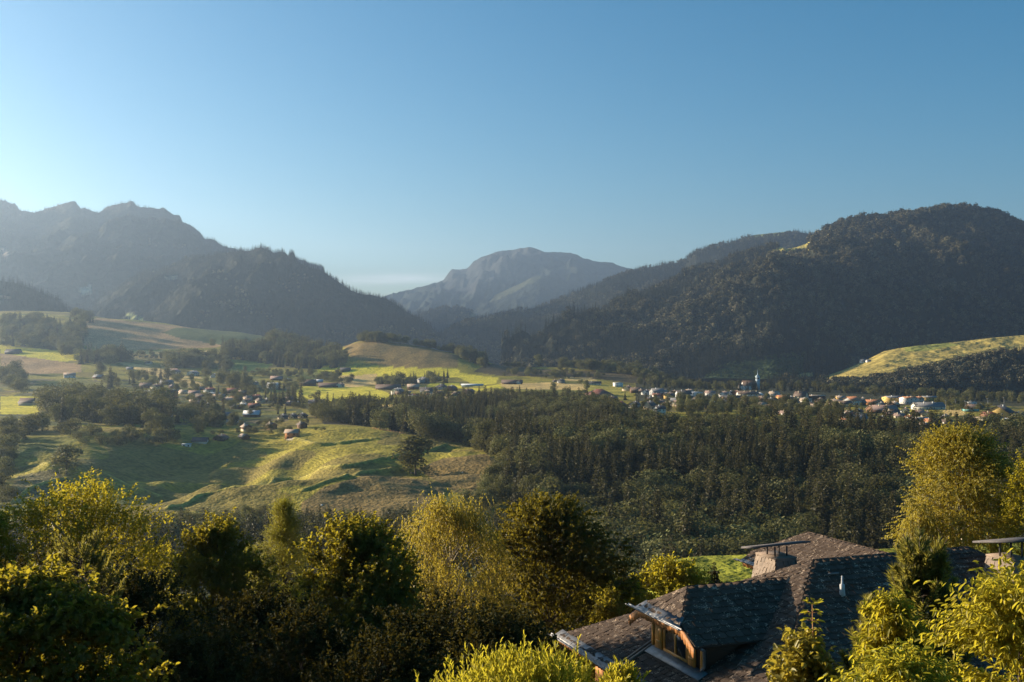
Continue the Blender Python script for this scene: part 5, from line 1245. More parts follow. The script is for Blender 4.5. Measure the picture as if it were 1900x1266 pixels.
# ------------------------------------------------------------------ the chalet whose roofs fill the lower right
E1 = np.array([1.68, 38.0, -10.17])
AX = np.array([math.sin(R(69)), math.cos(R(69)), 0.0]); BX = np.array([math.sin(R(159)), math.cos(R(159)), 0.0]); ZX = np.array([0, 0, 1.0])
def hp(s, t, z): return np.array([E1[0], E1[1], 0]) + s * AX + t * BX + z * ZX
HW, TP, ZE = 6.04, 0.541, -10.17
SR = 12.2; SE = SR + HW
def mat_shingle():
    m, nt, out = newmat('wood_shingle')
    b = N(nt, "ShaderNodeBsdfPrincipled"); b.inputs['Roughness'].default_value = 0.9; b.inputs['Specular IOR Level'].default_value = 0.12
    g = N(nt, "ShaderNodeNewGeometry")
    base = ramp(nt, g.outputs['Random Per Island'], [(0, (0.066, 0.046, 0.034)), (0.5, (0.080, 0.057, 0.043)), (1, (0.098, 0.071, 0.054))])
    n = noise_tex(nt, 4.5, 5); n2 = noise_tex(nt, 24.0, 5)
    ad = N(nt, "ShaderNodeMath", operation='MULTIPLY'); nt.links.new(n, ad.inputs[0]); nt.links.new(n2, ad.inputs[1])
    lich = ramp(nt, ad.outputs[0], [(0.32, (0, 0, 0)), (0.37, (1, 1, 1))])
    mx = N(nt, "ShaderNodeMix", data_type='RGBA'); nt.links.new(lich, mx.inputs['Factor']); nt.links.new(base, mx.inputs['A']); mx.inputs['B'].default_value = (0.38, 0.29, 0.21, 1)
    nt.links.new(mx.outputs['Result'], b.inputs['Base Color'])
    bp = N(nt, "ShaderNodeBump"); bp.inputs['Strength'].default_value = 0.4; bp.inputs['Distance'].default_value = 0.02
    nt.links.new(n2, bp.inputs['Height']); nt.links.new(bp.outputs[0], b.inputs['Normal'])
    nt.links.new(b.outputs[0], out.inputs[0]); return m
M['shingle'] = mat_shingle()
M['underlay'] = mat_simple('roof_boards', (0.05, 0.04, 0.035), 0.9, 0.3, 4)
M['shingle_new'] = mat_simple('pale_new_shingle', (0.19, 0.135, 0.095), 0.75, 0.3, 2.5)
M['cream_wall'] = mat_simple('rendered_wall', (0.5, 0.42, 0.32), 0.9, 0.1, 1)
CH = empty('chalet', tuple(hp(9, 6, -14.3))); COFF = np.array(CH.location)
tag(CH, 'large chalet with dark shingled hipped roofs, lit orange dormer and two shingled chimneys', 'chalet')
gS = np.random.default_rng(900)
class Tiles:
    def __init__(s): s.bm = bmesh.new()
    def plane(s, poly, tw=0.27, ex=0.235, lift=0.02):
        """poly: 3D points, first edge is the eave (left to right seen from outside)"""
        P = [np.asarray(p, float) for p in poly]
        u = unit(P[1] - P[0]); nrm = np.zeros(3)
        for i in range(1, len(P) - 1): nrm += np.cross(P[i] - P[0], P[i + 1] - P[0])
        nrm = unit(nrm); v = np.cross(nrm, u)
        U = [float((p - P[0]) @ u) for p in P]; V = [float((p - P[0]) @ v) for p in P]
        nv = int((max(V) + .3) / ex) + 1; nu = int((max(U) - min(U)) / tw) + 3
        vv, ff = [], []
        for r in range(nv):
            for c in range(nu):
                w = tw * (1 + .10 * gS.normal()); u0 = min(U) - tw + c * tw + (r % 2) * tw * .5 + .012 * gS.normal(); v0 = r * ex - .04 + .014 * gS.normal()
                if u0 > max(U) + .1: continue
                u1 = u0 + tw - .012; v1 = v0 + ex * 1.45; ch = tw * .16; h0 = lift + .028 + .007 * gS.random() + (.016 if gS.random() < .06 else 0); h1 = lift - .004; t = gS.normal() * .004
                pts = [(u0, v0 + ch, h0 + t), (u0 + ch, v0, h0 + t), (u1 - ch, v0, h0 - t), (u1, v0 + ch, h0 - t), (u1, v1, h1), (u0, v1, h1)]
                k = len(vv)
                for a, b_, h in pts: vv.append(P[0] + a * u + b_ * v + h * nrm)
                for a, b_, h in pts: vv.append(P[0] + a * u + b_ * v + (h - .026) * nrm)
                ff += [(k, k + 1, k + 2, k + 3), (k, k + 3, k + 4, k + 5)] + [(k + i, k + 6 + i, k + 6 + i + 1, k + i + 1) for i in range(3)] + [(k + 5, k + 11, k + 6, k)] + [(k + 3, k + 9, k + 10, k + 4)]
        bm = bmesh.new(); bv = [bm.verts.new(x) for x in vv]
        for f in ff: bm.faces.new([bv[i] for i in f])
        n = len(P)
        for i in range(n):
            p, q = P[i], P[(i + 1) % n]
            if i == 0: p = p - .05 * v; q = q - .05 * v
            pn = np.cross(q - p, nrm)
            bmesh.ops.bisect_plane(bm, geom=bm.verts[:] + bm.edges[:] + bm.faces[:], plane_co=p, plane_no=pn, clear_outer=True)
        me = bpy.data.meshes.new('t'); bm.to_mesh(me); bm.free(); s.bm.from_mesh(me); bpy.data.meshes.remove(me)
    def build(s, name, mat, parent):
        for v in s.bm.verts: v.co -= Vector(COFF)
        me = bpy.data.meshes.new(name); s.bm.to_mesh(me); s.bm.free(); me.materials.append(mat); return link(name, me, parent)
def caps(p0, p1, nA, nB, wid=.27, name='ridge_cap', parent=None, mat=None):
    """two rows of overlapping tiles folded over a ridge"""
    p0, p1 = np.asarray(p0, float), np.asarray(p1, float); t = unit(p1 - p0); Ln = np.linalg.norm(p1 - p0); b = MB()
    for nn in (unit(nA), unit(nB)):
        dn = unit(np.cross(t, nn)); 
        if dn[2] > 0: dn = -dn
        a = 0.0
        while a < Ln:
            w = .30 * (1 + .1 * gS.normal()); a1 = min(a + w + .05, Ln + .03); h0, h1 = .040 + .003 * gS.normal(), .034
            q = np.array([p0 + a * t + h0 * nn, p0 + a1 * t + h1 * nn, p0 + a1 * t + dn * wid + (h1 - .004) * nn, p0 + a * t + dn * (wid + .015 * gS.normal()) + (h0 - .004) * nn])
            b.hexa(np.vstack([q - .022 * nn, q]))
            a += w
    return b.build(name, mat or M['shingle'], parent or CH, COFF)
def nrm_of(a): return unit(a * -TP / 1.0 * -1 + ZX) if False else unit(a * TP + ZX)
zr = ZE + TP * HW
c00, c01, c10, c11 = hp(0, 0, ZE), hp(0, 2 * HW, ZE), hp(SE, 0, ZE), hp(SE, 2 * HW, ZE)
rA, rB = hp(HW, HW, zr), hp(SR, HW, zr)
T_ = Tiles()
T_.plane([c00, c01, rA]); T_.plane([c01, c11, rB, rA]); T_.plane([c11, c10, rB]); T_.plane([c10, c00, rA, rB])
T_.build('roof', M['shingle'], CH)
b = MB()
for poly in ([c00, c01, rA], [c01, c11, rB, rA], [c11, c10, rB], [c10, c00, rA, rB]):
    p = np.array(poly); nn = unit(np.cross(p[1] - p[0], p[2] - p[0])); b.prism(p, -.14 * nn, -.012 * nn)
b.build('roof_boards', M['underlay'], CH, COFF)
nHA, nHB, nMB, nMA = nrm_of(-AX), nrm_of(AX), nrm_of(BX), nrm_of(-BX)
caps(c00, rA, nHA, nMA); caps(c01, rA, nHA, nMB); caps(rA, rB, nMB, nMA); caps(c11, rB, nHB, nMB); caps(c10, rB, nHB, nMA)
def wbox(mb, s0, s1, t0, t1, z0, z1):
    v = np.array([hp(s0, t0, z0), hp(s1, t0, z0), hp(s1, t1, z0), hp(s0, t1, z0), hp(s0, t0, z1), hp(s1, t0, z1), hp(s1, t1, z1), hp(s0, t1, z1)])
    mb.hexa(v[[0, 3, 2, 1, 4, 7, 6, 5]])
b = MB(); wbox(b, .9, SE - .9, .9, 2 * HW - .9, -14.6, ZE + .15); b.build('wall', M['wood'], CH, COFF)
def scallop(mb, pa, pb, hgt, thick_dir, n):
    """carved bargeboard between two points: straight top, scalloped lower edge"""
    pa, pb = np.asarray(pa, float), np.asarray(pb, float); k = n * 6
    for i in range(k):
        f0, f1 = i / k, (i + 1) / k
        def low(f): return hgt * (0.72 + 0.28 * abs(math.sin(math.pi * n * f)))
        a, c = pa + (pb - pa) * f0, pa + (pb - pa) * f1
        q = np.array([a - ZX * low(f0), c - ZX * low(f1), c, a])
        mb.hexa(np.vstack([q, q + thick_dir]))
# eaves of the hip end: board, zinc strip, gutter
b = MB(); scallop(b, hp(-.02, -.1, ZE - .04), hp(-.02, 12.2, ZE - .04), .26, AX * .05, 60); b.build('fascia', M['wood'], CH, COFF)
b = MB()
q = np.array([hp(-.14, -.2, ZE - .03), hp(-.14, 12.3, ZE - .03), hp(.16, 12.3, ZE + .12), hp(.16, -.2, ZE + .12)]); b.hexa(np.vstack([q, q + ZX * .012])); b.build('flashing', M['metal'], CH, COFF)
def gutter(mb, pa, pb, r=.075):
    pa, pb = np.asarray(pa, float), np.asarray(pb, float); t = unit(pb - pa); sd = np.cross(t, ZX); k = 8; v, f = [], []
    for p in (pa, pb):
        for rr in (r, r - .008):
            for i in range(k + 1):
                a = math.pi + math.pi * i / k; v.append(p + sd * rr * math.cos(a) + ZX * rr * math.sin(a))
    m_ = k + 1
    for i in range(k): f += [(i, i + 1, 2 * m_ + i + 1, 2 * m_ + i), (m_ + i + 1, m_ + i, 3 * m_ + i, 3 * m_ + i + 1)]
    f += [(0, 2 * m_, 3 * m_, m_), (k, m_ + k, 3 * m_ + k, 2 * m_ + k)]
    mb.add(v, f)
b = MB(); gutter(b, hp(-.2, -.5, ZE - .03), hp(-.2, 12.4, ZE - .03))
for k in range(12): b.tube([hp(-.2, k * 1.0 + .3, ZE - .105), hp(-.28, k + .3, ZE - .03), hp(-.1, k + .3, ZE + .1), hp(.1, k + .3, ZE + .13)], .012, 4)
b.build('gutter', M['metal'], CH, COFF)
# worn rail running down the slope from the dormer corner
b = MB()
for t0, t1, hh in ((4.22, 4.30, .09), (4.42, 4.52, .10)):
    q = np.array([hp(.1, t0, ZE + TP * .1), hp(1.3, t0, ZE + TP * 1.3), hp(1.3, t1, ZE + TP * 1.3), hp(.1, t1, ZE + TP * .1)])[[0, 3, 2, 1]]
    b.hexa(np.vstack([q + .03 * nHA, q + hh * nHA]))
b.build('roof_batten', M['shingle_new'], CH, COFF)
# ---- dormer
DC, DZ, DP, DH, DCW, DS = 6.0, -7.39, 0.60, 2.0, 1.25, 0.6
dz = lambda h: DZ - DP * h
sv = lambda h: (dz(h) - ZE) / TP
wz = lambda s: ZE + TP * s
WS, W0, W1 = 1.2, 4.5, 7.5
b = MB()
front = [hp(WS, W0, wz(WS) - .1), hp(WS, W1, wz(WS) - .1), hp(WS, W1, dz(1.5) - .06), hp(WS, DC + .7, dz(.7) - .08), hp(WS, DC - .7, dz(.7) - .08), hp(WS, W0, dz(1.5) - .06)]
b.prism(np.array(front)[::-1], AX * 0, AX * .12)
for t in (W0, W1 - .12):
    s2 = sv(1.5) - .1
    side = np.array([hp(WS + .12, t, wz(WS) - .1), hp(s2, t, wz(s2) - .1), hp(s2, t, dz(1.5) - .06), hp(WS + .12, t, dz(1.5) - .06)])
    b.prism(side, BX * 0, BX * .12)
DM = b.build('dormer', M['dark_wood_shaded'], CH, COFF)
T_ = Tiles()
for sg in (1, -1):
    e0, e1 = hp(DS, DC + sg * DH, dz(DH)), hp(sv(DH) + .15, DC + sg * DH, dz(DH))
    r1, r0, cc = hp(sv(0) + .15, DC, DZ), hp(DS + .95, DC, DZ), hp(DS, DC + sg * DCW, dz(DCW))
    poly = [e0, e1, r1, r0, cc] if sg > 0 else [e1, e0, cc, r0, r1]
    T_.plane(poly)
T_.plane([hp(DS, DC - DCW, dz(DCW)), hp(DS, DC + DCW, dz(DCW)), hp(DS + .95, DC, DZ)])
T_.build('dormer_roof', M['shingle'], DM)
b = MB()
for poly in ([hp(DS, DC + DH, dz(DH)), hp(sv(DH) + .3, DC + DH, dz(DH)), hp(sv(0) + .3, DC, DZ), hp(DS + .95, DC, DZ), hp(DS, DC + DCW, dz(DCW))],
             [hp(sv(DH) + .3, DC - DH, dz(DH)), hp(DS, DC - DH, dz(DH)), hp(DS, DC - DCW, dz(DCW)), hp(DS + .95, DC, DZ), hp(sv(0) + .3, DC, DZ)],
             [hp(DS, DC - DCW, dz(DCW)), hp(DS, DC + DCW, dz(DCW)), hp(DS + .95, DC, DZ)]):
    p = np.array(poly); nn = unit(np.cross(p[1] - p[0], p[2] - p[0])); b.prism(p, -.09 * nn, -.012 * nn)
b.build('dormer_roof_boards', M['underlay'], DM, COFF)
nD = lambda sg: unit(sg * BX * DP + ZX); nC = unit(-AX * .78 + ZX)
o_ = caps(hp(DS, DC - DCW, dz(DCW)), hp(DS + .95, DC, DZ), nC, nD(-1), .2, 'ridge_cap', DM); caps(hp(DS, DC + DCW, dz(DCW)), hp(DS + .95, DC, DZ), nC, nD(1), .2, 'ridge_cap', DM)
caps(hp(DS + .95, DC, DZ), hp(sv(0), DC, DZ), nD(1), nD(-1), .24, 'ridge_cap', DM)
b = MB()
sf = DS - .02
scallop(b, hp(sf, DC - DCW, dz(DCW) - .05), hp(sf, DC + DCW, dz(DCW) - .05), .30, AX * .05, 16)
for sg in (1, -1): scallop(b, hp(sf, DC + sg * DCW, dz(DCW) - .05), hp(sf, DC + sg * DH, dz(DH) - .05), .30, AX * .05, 5)
b.build('bargeboard', M['wood'], DM, COFF)
b = MB(); q = np.array([hp(DS - .12, DC - DCW - .1, dz(DCW) - .04), hp(DS - .12, DC + DCW + .1, dz(DCW) - .04), hp(DS + .17, DC + DCW - .1, dz(DCW) + .17), hp(DS + .17, DC - DCW + .1, dz(DCW) + .17)]); b.hexa(np.vstack([q, q + ZX * .012])); b.build('flashing', M['metal'], DM, COFF)
b = MB(); gutter(b, hp(DS - .18, DC - DCW - .55, dz(DCW) - .03), hp(DS - .18, DC + DCW + .25, dz(DCW) - .03), .06)
for k in (-.4, .5): b.tube([hp(DS - .18, DC + k, dz(DCW) - .09), hp(DS - .26, DC + k, dz(DCW) - .02), hp(DS - .06, DC + k, dz(DCW) + .12), hp(DS + .14, DC + k, dz(DCW) + .16)], .013, 4)
b.build('gutter', M['metal'], DM, COFF)
zw0, zw1 = wz(WS) + .06, -8.52
for (t0, t1) in ((4.72, 5.16), (6.72, 7.12)):
    b = MB(); wbox(b, WS - .07, WS - .02, t0, t1, zw0, zw1)
    for zz in (zw0 + .18, zw1 - .22): wbox(b, WS - .095, WS - .07, t0 + .04, t1 - .04, zz, zz + .08)
    b.build('shutter', M['shutter'], DM, COFF)
b = MB()
for (t0, t1, z0, z1) in ((5.22, 6.66, zw0, zw0 + .09), (5.22, 6.66, zw1 - .08, zw1), (5.22, 5.31, zw0 + .09, zw1 - .08), (6.57, 6.66, zw0 + .09, zw1 - .08), (5.90, 5.98, zw0 + .09, zw1 - .08)): wbox(b, WS - .05, WS - .012, t0, t1, z0, z1)
b.build('window_frame', M['shutter'], DM, COFF)
b = MB(); wbox(b, WS - .03, WS - .004, 5.31, 6.57, zw0 + .09, zw1 - .08); b.build('pane', M['glass'], DM, COFF)
b = MB(); wbox(b, WS - .06, WS + .0, W1 - .1, W1 + .02, wz(WS) - .05, dz(1.5) - .12); wbox(b, WS - .06, WS + .0, W0 - .02, W0 + .1, wz(WS) - .05, dz(1.5) - .12); b.build('corner_board', M['shutter'], DM, COFF)
b = MB()
for k in range(3):
    t = DC - 1.0 + k * 1.0; wbox(b, DS + .1, WS, t - .07, t + .07, dz(DCW) - .42, dz(DCW) - .28)
b.build('bracket_beam', M['wood'], DM, COFF)
b = MB(); q = np.array([hp(.9, W0 - .1, wz(.9)), hp(.9, W1 + .25, wz(.9)), hp(WS + .02, W1 + .25, wz(WS + .02)), hp(WS + .02, W0 - .1, wz(WS + .02))]); b.hexa(np.vstack([q + .06 * nHA, q + .085 * nHA])); b.build('base_flashing', M['metal'], DM, COFF)
b = MB(); b.tube([hp(DS + .2, DC + DH + .02, dz(DH) - .06), hp(DS + .3, DC + DH - .05, dz(DH) - .12), hp(WS - .06, W1 + .13, dz(DH) - .25), hp(WS - .06, W1 + .13, wz(WS) + .22), hp(WS - .12, W1 + .06, wz(WS) + .1)], .045, 8); b.build('downpipe', M['metal'], DM, COFF)
# ---- rear wing, its ridge running towards the main roof
P2S, P2T, P2Z, P2W, P2P, P2C = 14.1, -5.3, -8.365, 2.2, 0.6, 1.7
z2 = lambda h: P2Z - P2P * h
tE = P2T - P2C
T_ = Tiles(); bb = MB()
te = lambda h: (z2(h) - ZE) / TP + .2
lf = [hp(P2S - P2W, tE, z2(P2W)), hp(P2S - P2W, max(te(P2W), .9), z2(P2W)), hp(P2S, te(0), P2Z), hp(P2S, P2T, P2Z), hp(P2S - P2C, tE, z2(P2C))]
rt = [hp(P2S + P2W, max(te(P2W), .9), z2(P2W)), hp(P2S + P2W, tE, z2(P2W)), hp(P2S + P2C, tE, z2(P2C)), hp(P2S, P2T, P2Z), hp(P2S, te(0), P2Z)]
cl_ = [hp(P2S + P2C, tE, z2(P2C)), hp(P2S - P2C, tE, z2(P2C)), hp(P2S, P2T, P2Z)]
for poly in (lf, rt, cl_):
    T_.plane(poly); p = np.array(poly); nn = unit(np.cross(p[1] - p[0], p[2] - p[0])); bb.prism(p, -.12 * nn, -.012 * nn)
T_.build('wing_roof', M['shingle'], CH); bb.build('wing_roof_boards', M['underlay'], CH, COFF)
nW = lambda sg: unit(sg * AX * P2P + ZX); nWc = unit(-BX * P2P + ZX)
caps(hp(P2S, P2T, P2Z), hp(P2S, te(0), P2Z), nW(1), nW(-1)); caps(hp(P2S - P2C, tE, z2(P2C)), hp(P2S, P2T, P2Z), nW(-1), nWc); caps(hp(P2S + P2C, tE, z2(P2C)), hp(P2S, P2T, P2Z), nW(1), nWc)
b = MB(); wbox(b, P2S - P2W + .5, P2S + P2W - .5, tE + .6, .9 + .02, -14.6, z2(P2W) - .12); b.build('wing_wall', M['wood'], CH, COFF)
b = MB(); scallop(b, hp(P2S - P2W - .02, tE - .05, z2(P2W) - .04), hp(P2S - P2W - .02, 1.0, z2(P2W) - .04), .3, AX * .05, 30); scallop(b, hp(P2S - P2W, tE - .02, z2(P2W) - .04), hp(P2S - P2C, tE - .02, z2(P2C) - .04), .28, BX * .05, 3); b.build('bargeboard', M['wood'], CH, COFF)
b = MB(); gutter(b, hp(P2S - P2W - .2, tE - .4, z2(P2W) - .03), hp(P2S - P2W - .2, 1.0, z2(P2W) - .03)); b.build('gutter', M['metal'], CH, COFF)
b = MB(); q = np.array([hp(P2S - P2W - .13, tE, z2(P2W) - .03), hp(P2S - P2W - .13, 1.0, z2(P2W) - .03), hp(P2S - P2W + .16, 1.0, z2(P2W) + .12), hp(P2S - P2W + .16, tE, z2(P2W) + .12)]); b.hexa(np.vstack([q, q + ZX * .012])); b.build('flashing', M['metal'], CH, COFF)
# ---- chimneys
def chimney(s, t, zb, zt, ws, wt, plate, pz, plen, pwid, poff, tilt=0.0, label=None):
    T_ = Tiles(); b = MB(); k = 0.74
    lo = [hp(s - ws, t - wt, zb), hp(s + ws, t - wt, zb), hp(s + ws, t + wt, zb), hp(s - ws, t + wt, zb)]
    hi = [hp(s - ws * k, t - wt * k, zt), hp(s + ws * k, t - wt * k, zt), hp(s + ws * k, t + wt * k, zt), hp(s - ws * k, t + wt * k, zt)]
    v = np.array(lo + hi); b.add(v, [(4, 7, 6, 5), (0, 4, 5, 1), (1, 5, 6, 2), (2, 6, 7, 3), (3, 7, 4, 0)])
    T_.plane([lo[0], lo[3], hi[3], hi[0]], .16, .15, .006); T_.plane([lo[3], lo[2], hi[2], hi[3]], .16, .15, .006); T_.plane([lo[2], lo[1], hi[1], hi[2]], .16, .15, .006); T_.plane([lo[1], lo[0], hi[0], hi[1]], .16, .15, .006)
    c = T_.build('chimney', M['shingle_new'], CH)
    b.build('core', M['underlay'], c, COFF)
    b = MB(); wbox(b, s - ws * k - .03, s + ws * k + .03, t - wt * k - .03, t + wt * k + .03, zt, zt + .05); b.build('top_frame', M['shingle_new'], c, COFF)
    for ds, dt in ((-.6, -.3), (.6, -.3), (-.6, .5), (.6, .5)):
        b = MB(); b.tube([hp(s + ds * ws * k, t + dt * wt * k, zt), hp(s + ds * ws * k, t + dt * wt * k, pz + .01)], .03, 6); b.build('post', M['dark_metal'], c, COFF)
    b = MB(); so, to = poff
    v = [];
    for zz in (0, .06):
        for (a, e) in ((-plen, -pwid), (-plen, pwid), (plen, pwid), (plen, -pwid)): v.append(hp(s + so + a, t + to + e, pz + zz + tilt * a + .17 * e))
    b.hexa(np.array(v)[[0, 1, 2, 3, 4, 5, 6, 7]]); b.build('cover_slab', M['cover'], c, COFF)
chimney(6.09, 3.94, -8.35, -7.15, .52, .75, None, -6.8, 1.12, .36, (0, 0), .02)
chimney(12.3, 7.75, -8.2, -6.95, .52, .75, None, -6.42, 1.0, .85, (.3, .0), .0)
# metal vent and small snow bar on the dark slope
def slope(s, t): return zr - TP * (t - HW)
b = MB(); q = slope(6.0, 7.5); b.tube([hp(6.0, 7.5, q - .05), hp(6.0, 7.5, q + .22), hp(6.0, 7.5, q + .34), hp(6.0, 7.5, q + .36), hp(6.0, 7.5, q + .6)], [.11, .07, .075, .035, .025], 10); b.build('roof_vent', M['grey_paint'], CH, COFF)
b = MB(); q = slope(6.2, 6.75); b.tube([hp(6.05, 6.75, q + .1), hp(6.45, 6.75, q + .1)], .03, 5); b.build('snow_bar', M['metal'], CH, COFF)
# ------------------------------------------------------------------ foreground trees and shrubs
def smoothstep(a, b, x): t = np.clip((x - a) / (b - a), 0, 1); return t * t * (3 - 2 * t)
def fg_tree(name, label, px, top, wid, d, mat, crown_h, seed, clumps=150, twigs=12, leaves=9, leaf=(.11, .075), twig=.45, mode='broad', cat='tree', fold=0.25, shape='round', sig=.13, bark='bark', group=None, inner=.38, zb=None, solid=0.0):
    g = np.random.default_rng(seed)
    x0 = (px - CX) / F * d; zt = -(top - CY) / F * d; Rr = wid / 2 / F * d
    zg = float(gz_at(x0, d)[0]) if zb is None else zb
    z0 = max(zt - crown_h, zg + .3); Hc = zt - z0
    def prof(h):
        if shape == 'round': return np.sqrt(np.clip(1 - ((h - .42) / .60) ** 2, 0.02, 1))
        if shape == 'cone': return np.clip(1.02 - h, 0.02, 1) ** .75
        if shape == 'oval': return np.sqrt(np.clip(1 - ((h - .45) / .58) ** 2, 0.02, 1)) * (1.1 - .35 * h)
        return np.sqrt(np.clip(1 - (h / 1.02) ** 2.4, 0.02, 1))          # dome
    # clump centres spread over the crown's shell and inside it
    h = g.random(clumps) ** .68; a = g.random(clumps) * 6.283
    rr = np.where(g.random(clumps) < inner, g.random(clumps) ** .6 * .8, .80 + .22 * g.random(clumps))
    lob = 1 + .20 * np.sin(a * 3 + seed) * np.sin(h * 9 + seed * 2) + .10 * g.normal(size=clumps)
    c = np.stack([np.cos(a) * rr * prof(h) * lob * Rr, np.sin(a) * rr * prof(h) * lob * Rr, h * Hc * (.93 + .07 * lob)], -1)
    n = clumps * twigs; ci = np.repeat(np.arange(clumps), twigs)
    sg = sig * Rr * (.6 + .7 * g.random(clumps))
    P = c[ci] + g.normal(size=(n, 3)) * sg[ci][:, None] * np.array([1, 1, .75])
    out = unit(np.stack([P[:, 0], P[:, 1], (P[:, 2] - Hc * .4) * .8 * Rr / max(Hc, .1)], -1))
    if mode == 'broad': D = unit(out * .8 + rdir(n, g) * .55 + np.array([0, 0, .35]))
    elif mode == 'droop': D = unit(out * .35 + rdir(n, g) * .35 + np.array([0, 0, -.9]))
    elif mode == 'up': D = unit(out * .3 + rdir(n, g) * .30 + np.array([0, 0, 1.0]))
    else: D = unit(out * 1.0 + rdir(n, g) * .4 + np.array([0, 0, -.15]))
    m = n * leaves; ti = np.repeat(np.arange(n), leaves); tt = np.tile((np.arange(leaves) + .5) / leaves, n) + g.normal(size=m) * .04
    tl = twig * (.6 + .8 * g.random(n))
    Q = P[ti] + D[ti] * (tt * tl[ti])[:, None] - D[ti] * tl[ti][:, None] * .4
    if mode == 'droop': A = unit(D[ti] * .8 + rdir(m, g) * .7 + np.array([0, 0, -.5]))
    elif mode == 'up': A = unit(D[ti] * 1.0 + rdir(m, g) * .55)
    elif mode == 'arch': A = unit(D[ti] * .6 + rdir(m, g) * .5 + np.array([0, 0, -.55]))
    else: A = unit(D[ti] * .5 + rdir(m, g) * .8 + np.array([0, 0, -.25]))
    Nn = unit(np.array([0, 0, 1.0]) + rdir(m, g) * .65 + out[ti] * .35)
    s = (.65 + .7 * g.random(m))
    v, f = cards(Q, Nn, A, leaf[0] * s, leaf[1] * s, fold)
    r = empty(name, (x0, d, zg)); tag(r, label, cat, group)
    off = np.array([0, 0, z0 - zg])
    link('crown', mesh_np('crown', v + off, f, M[mat]), r)
    b = MB(); bl = max(.02, Rr * .03); lean = g.normal(size=2) * .06 * Rr
    tp = np.array([[0, 0, -.3], [lean[0] * .5, lean[1] * .5, (z0 - zg) * .6 + .2], [lean[0], lean[1], z0 - zg + Hc * .35], [0, 0, z0 - zg + Hc * .86]])
    b.tube(tp, [bl * 1.6, bl * 1.3, bl * .9, bl * .2], 8)
    for k in range(0, clumps, max(1, clumps // 70)):
        e = c[k] + off; zs = max(.2, e[2] - .45 * np.hypot(e[0], e[1]) - .1 * Hc)
        st = np.array([np.interp(zs, tp[:, 2], tp[:, 0]), np.interp(zs, tp[:, 2], tp[:, 1]), zs])
        mid = st * .45 + e * .55 + np.array([0, 0, .06 * Rr]); b.tube([st, mid, e], [bl * .32, bl * .2, bl * .06], 4)
    b.build('trunk', M[bark], r)
    return r

T = fg_tree
# left group, far to near
T('birch_tree', 'tall yellow-green tree with upright sunlit shoots behind the left foreground group', 150, 912, 390, 44, 'lit', 9.5, 11, 330, 13, 11, (.10, .065), .5, shape='oval', sig=.10, bark='birch_bark')
T('birch_tree', 'yellow-lit tree cut by the left edge of the picture', -35, 945, 190, 41, 'lit', 9, 12, 110, 12, 9, (.12, .075), .5, shape='oval', sig=.15, bark='birch_bark')
T('maple_tree', 'maple with reddish young leaves at its top, third from the left edge', 398, 982, 215, 41, 'maple', 10, 13, 230, 15, 13, (.105, .085), .38, shape='oval', sig=.11)
T('maple_tree', 'dark round-topped maple in the middle left with a lit crest of leaves', 668, 980, 250, 37, 'maple', 10, 14, 360, 15, 14, (.105, .085), .38, shape='round', sig=.105)
T('birch_tree', 'pale gold drooping birch left of the large-leaved cherry tree', 835, 935, 250, 46, 'birch', 10, 15, 260, 14, 12, (.075, .05), .7, mode='droop', shape='round', sig=.11, bark='birch_bark')
T('cherry_tree', 'broad dark large-leaved cherry tree in the centre foreground with arching top shoots', 1022, 935, 285, 51, 'cherry', 13, 16, 400, 15, 14, (.13, .08), .46, mode='arch', shape='round', sig=.105)
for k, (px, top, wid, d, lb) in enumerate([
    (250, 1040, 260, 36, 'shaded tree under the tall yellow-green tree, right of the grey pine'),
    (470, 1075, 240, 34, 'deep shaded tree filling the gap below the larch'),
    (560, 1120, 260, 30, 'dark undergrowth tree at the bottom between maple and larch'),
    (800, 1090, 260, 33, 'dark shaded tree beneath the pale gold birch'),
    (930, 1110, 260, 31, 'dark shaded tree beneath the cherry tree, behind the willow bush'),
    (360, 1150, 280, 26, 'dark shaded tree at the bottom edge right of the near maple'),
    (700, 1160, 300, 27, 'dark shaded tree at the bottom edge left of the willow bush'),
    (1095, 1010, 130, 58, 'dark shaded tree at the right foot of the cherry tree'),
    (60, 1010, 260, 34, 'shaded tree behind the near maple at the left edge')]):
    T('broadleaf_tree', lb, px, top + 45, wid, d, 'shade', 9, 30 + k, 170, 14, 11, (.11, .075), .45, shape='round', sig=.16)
T('shrub', 'light green shrub at the rim of the lawn left of the chalet', 1165, 1085, 90, 50, 'lit', 3.5, 41, 60, 10, 8, (.12, .08), .4, cat='shrub', shape='dome')
T('shrub', 'dark shrub on the slope under the lawn rim', 1130, 1098, 110, 47, 'maple', 4, 42, 60, 10, 8, (.12, .08), .4, cat='shrub', shape='dome')
T('fruit_tree', 'small round fruit tree with yellow-green leaves on the lawn behind the dormer', 1248, 1046, 125, 57, 'lit', 4.2, 43, 90, 10, 8, (.16, .10), .4, shape='round', sig=.15)
T('birch_tree', 'big golden birch with hanging twigs standing behind the chalet roof on the right', 1785, 805, 195, 66, 'birch', 10, 44, 340, 14, 11, (.12, .085), .7, mode='arch', shape='oval', sig=.105, bark='birch_bark')
T('birch_tree', 'low drooping golden birch on the lawn left of the big golden birch', 1712, 950, 75, 64, 'birch', 4, 45, 60, 12, 10, (.10, .07), .7, mode='droop', shape='dome', sig=.17, bark='birch_bark')
T('broadleaf_tree', 'yellow-green tree cut by the right edge beside the big golden birch', 1925, 845, 120, 62, 'lit', 9, 46, 110, 12, 9, (.12, .08), .5, shape='oval', sig=.15)
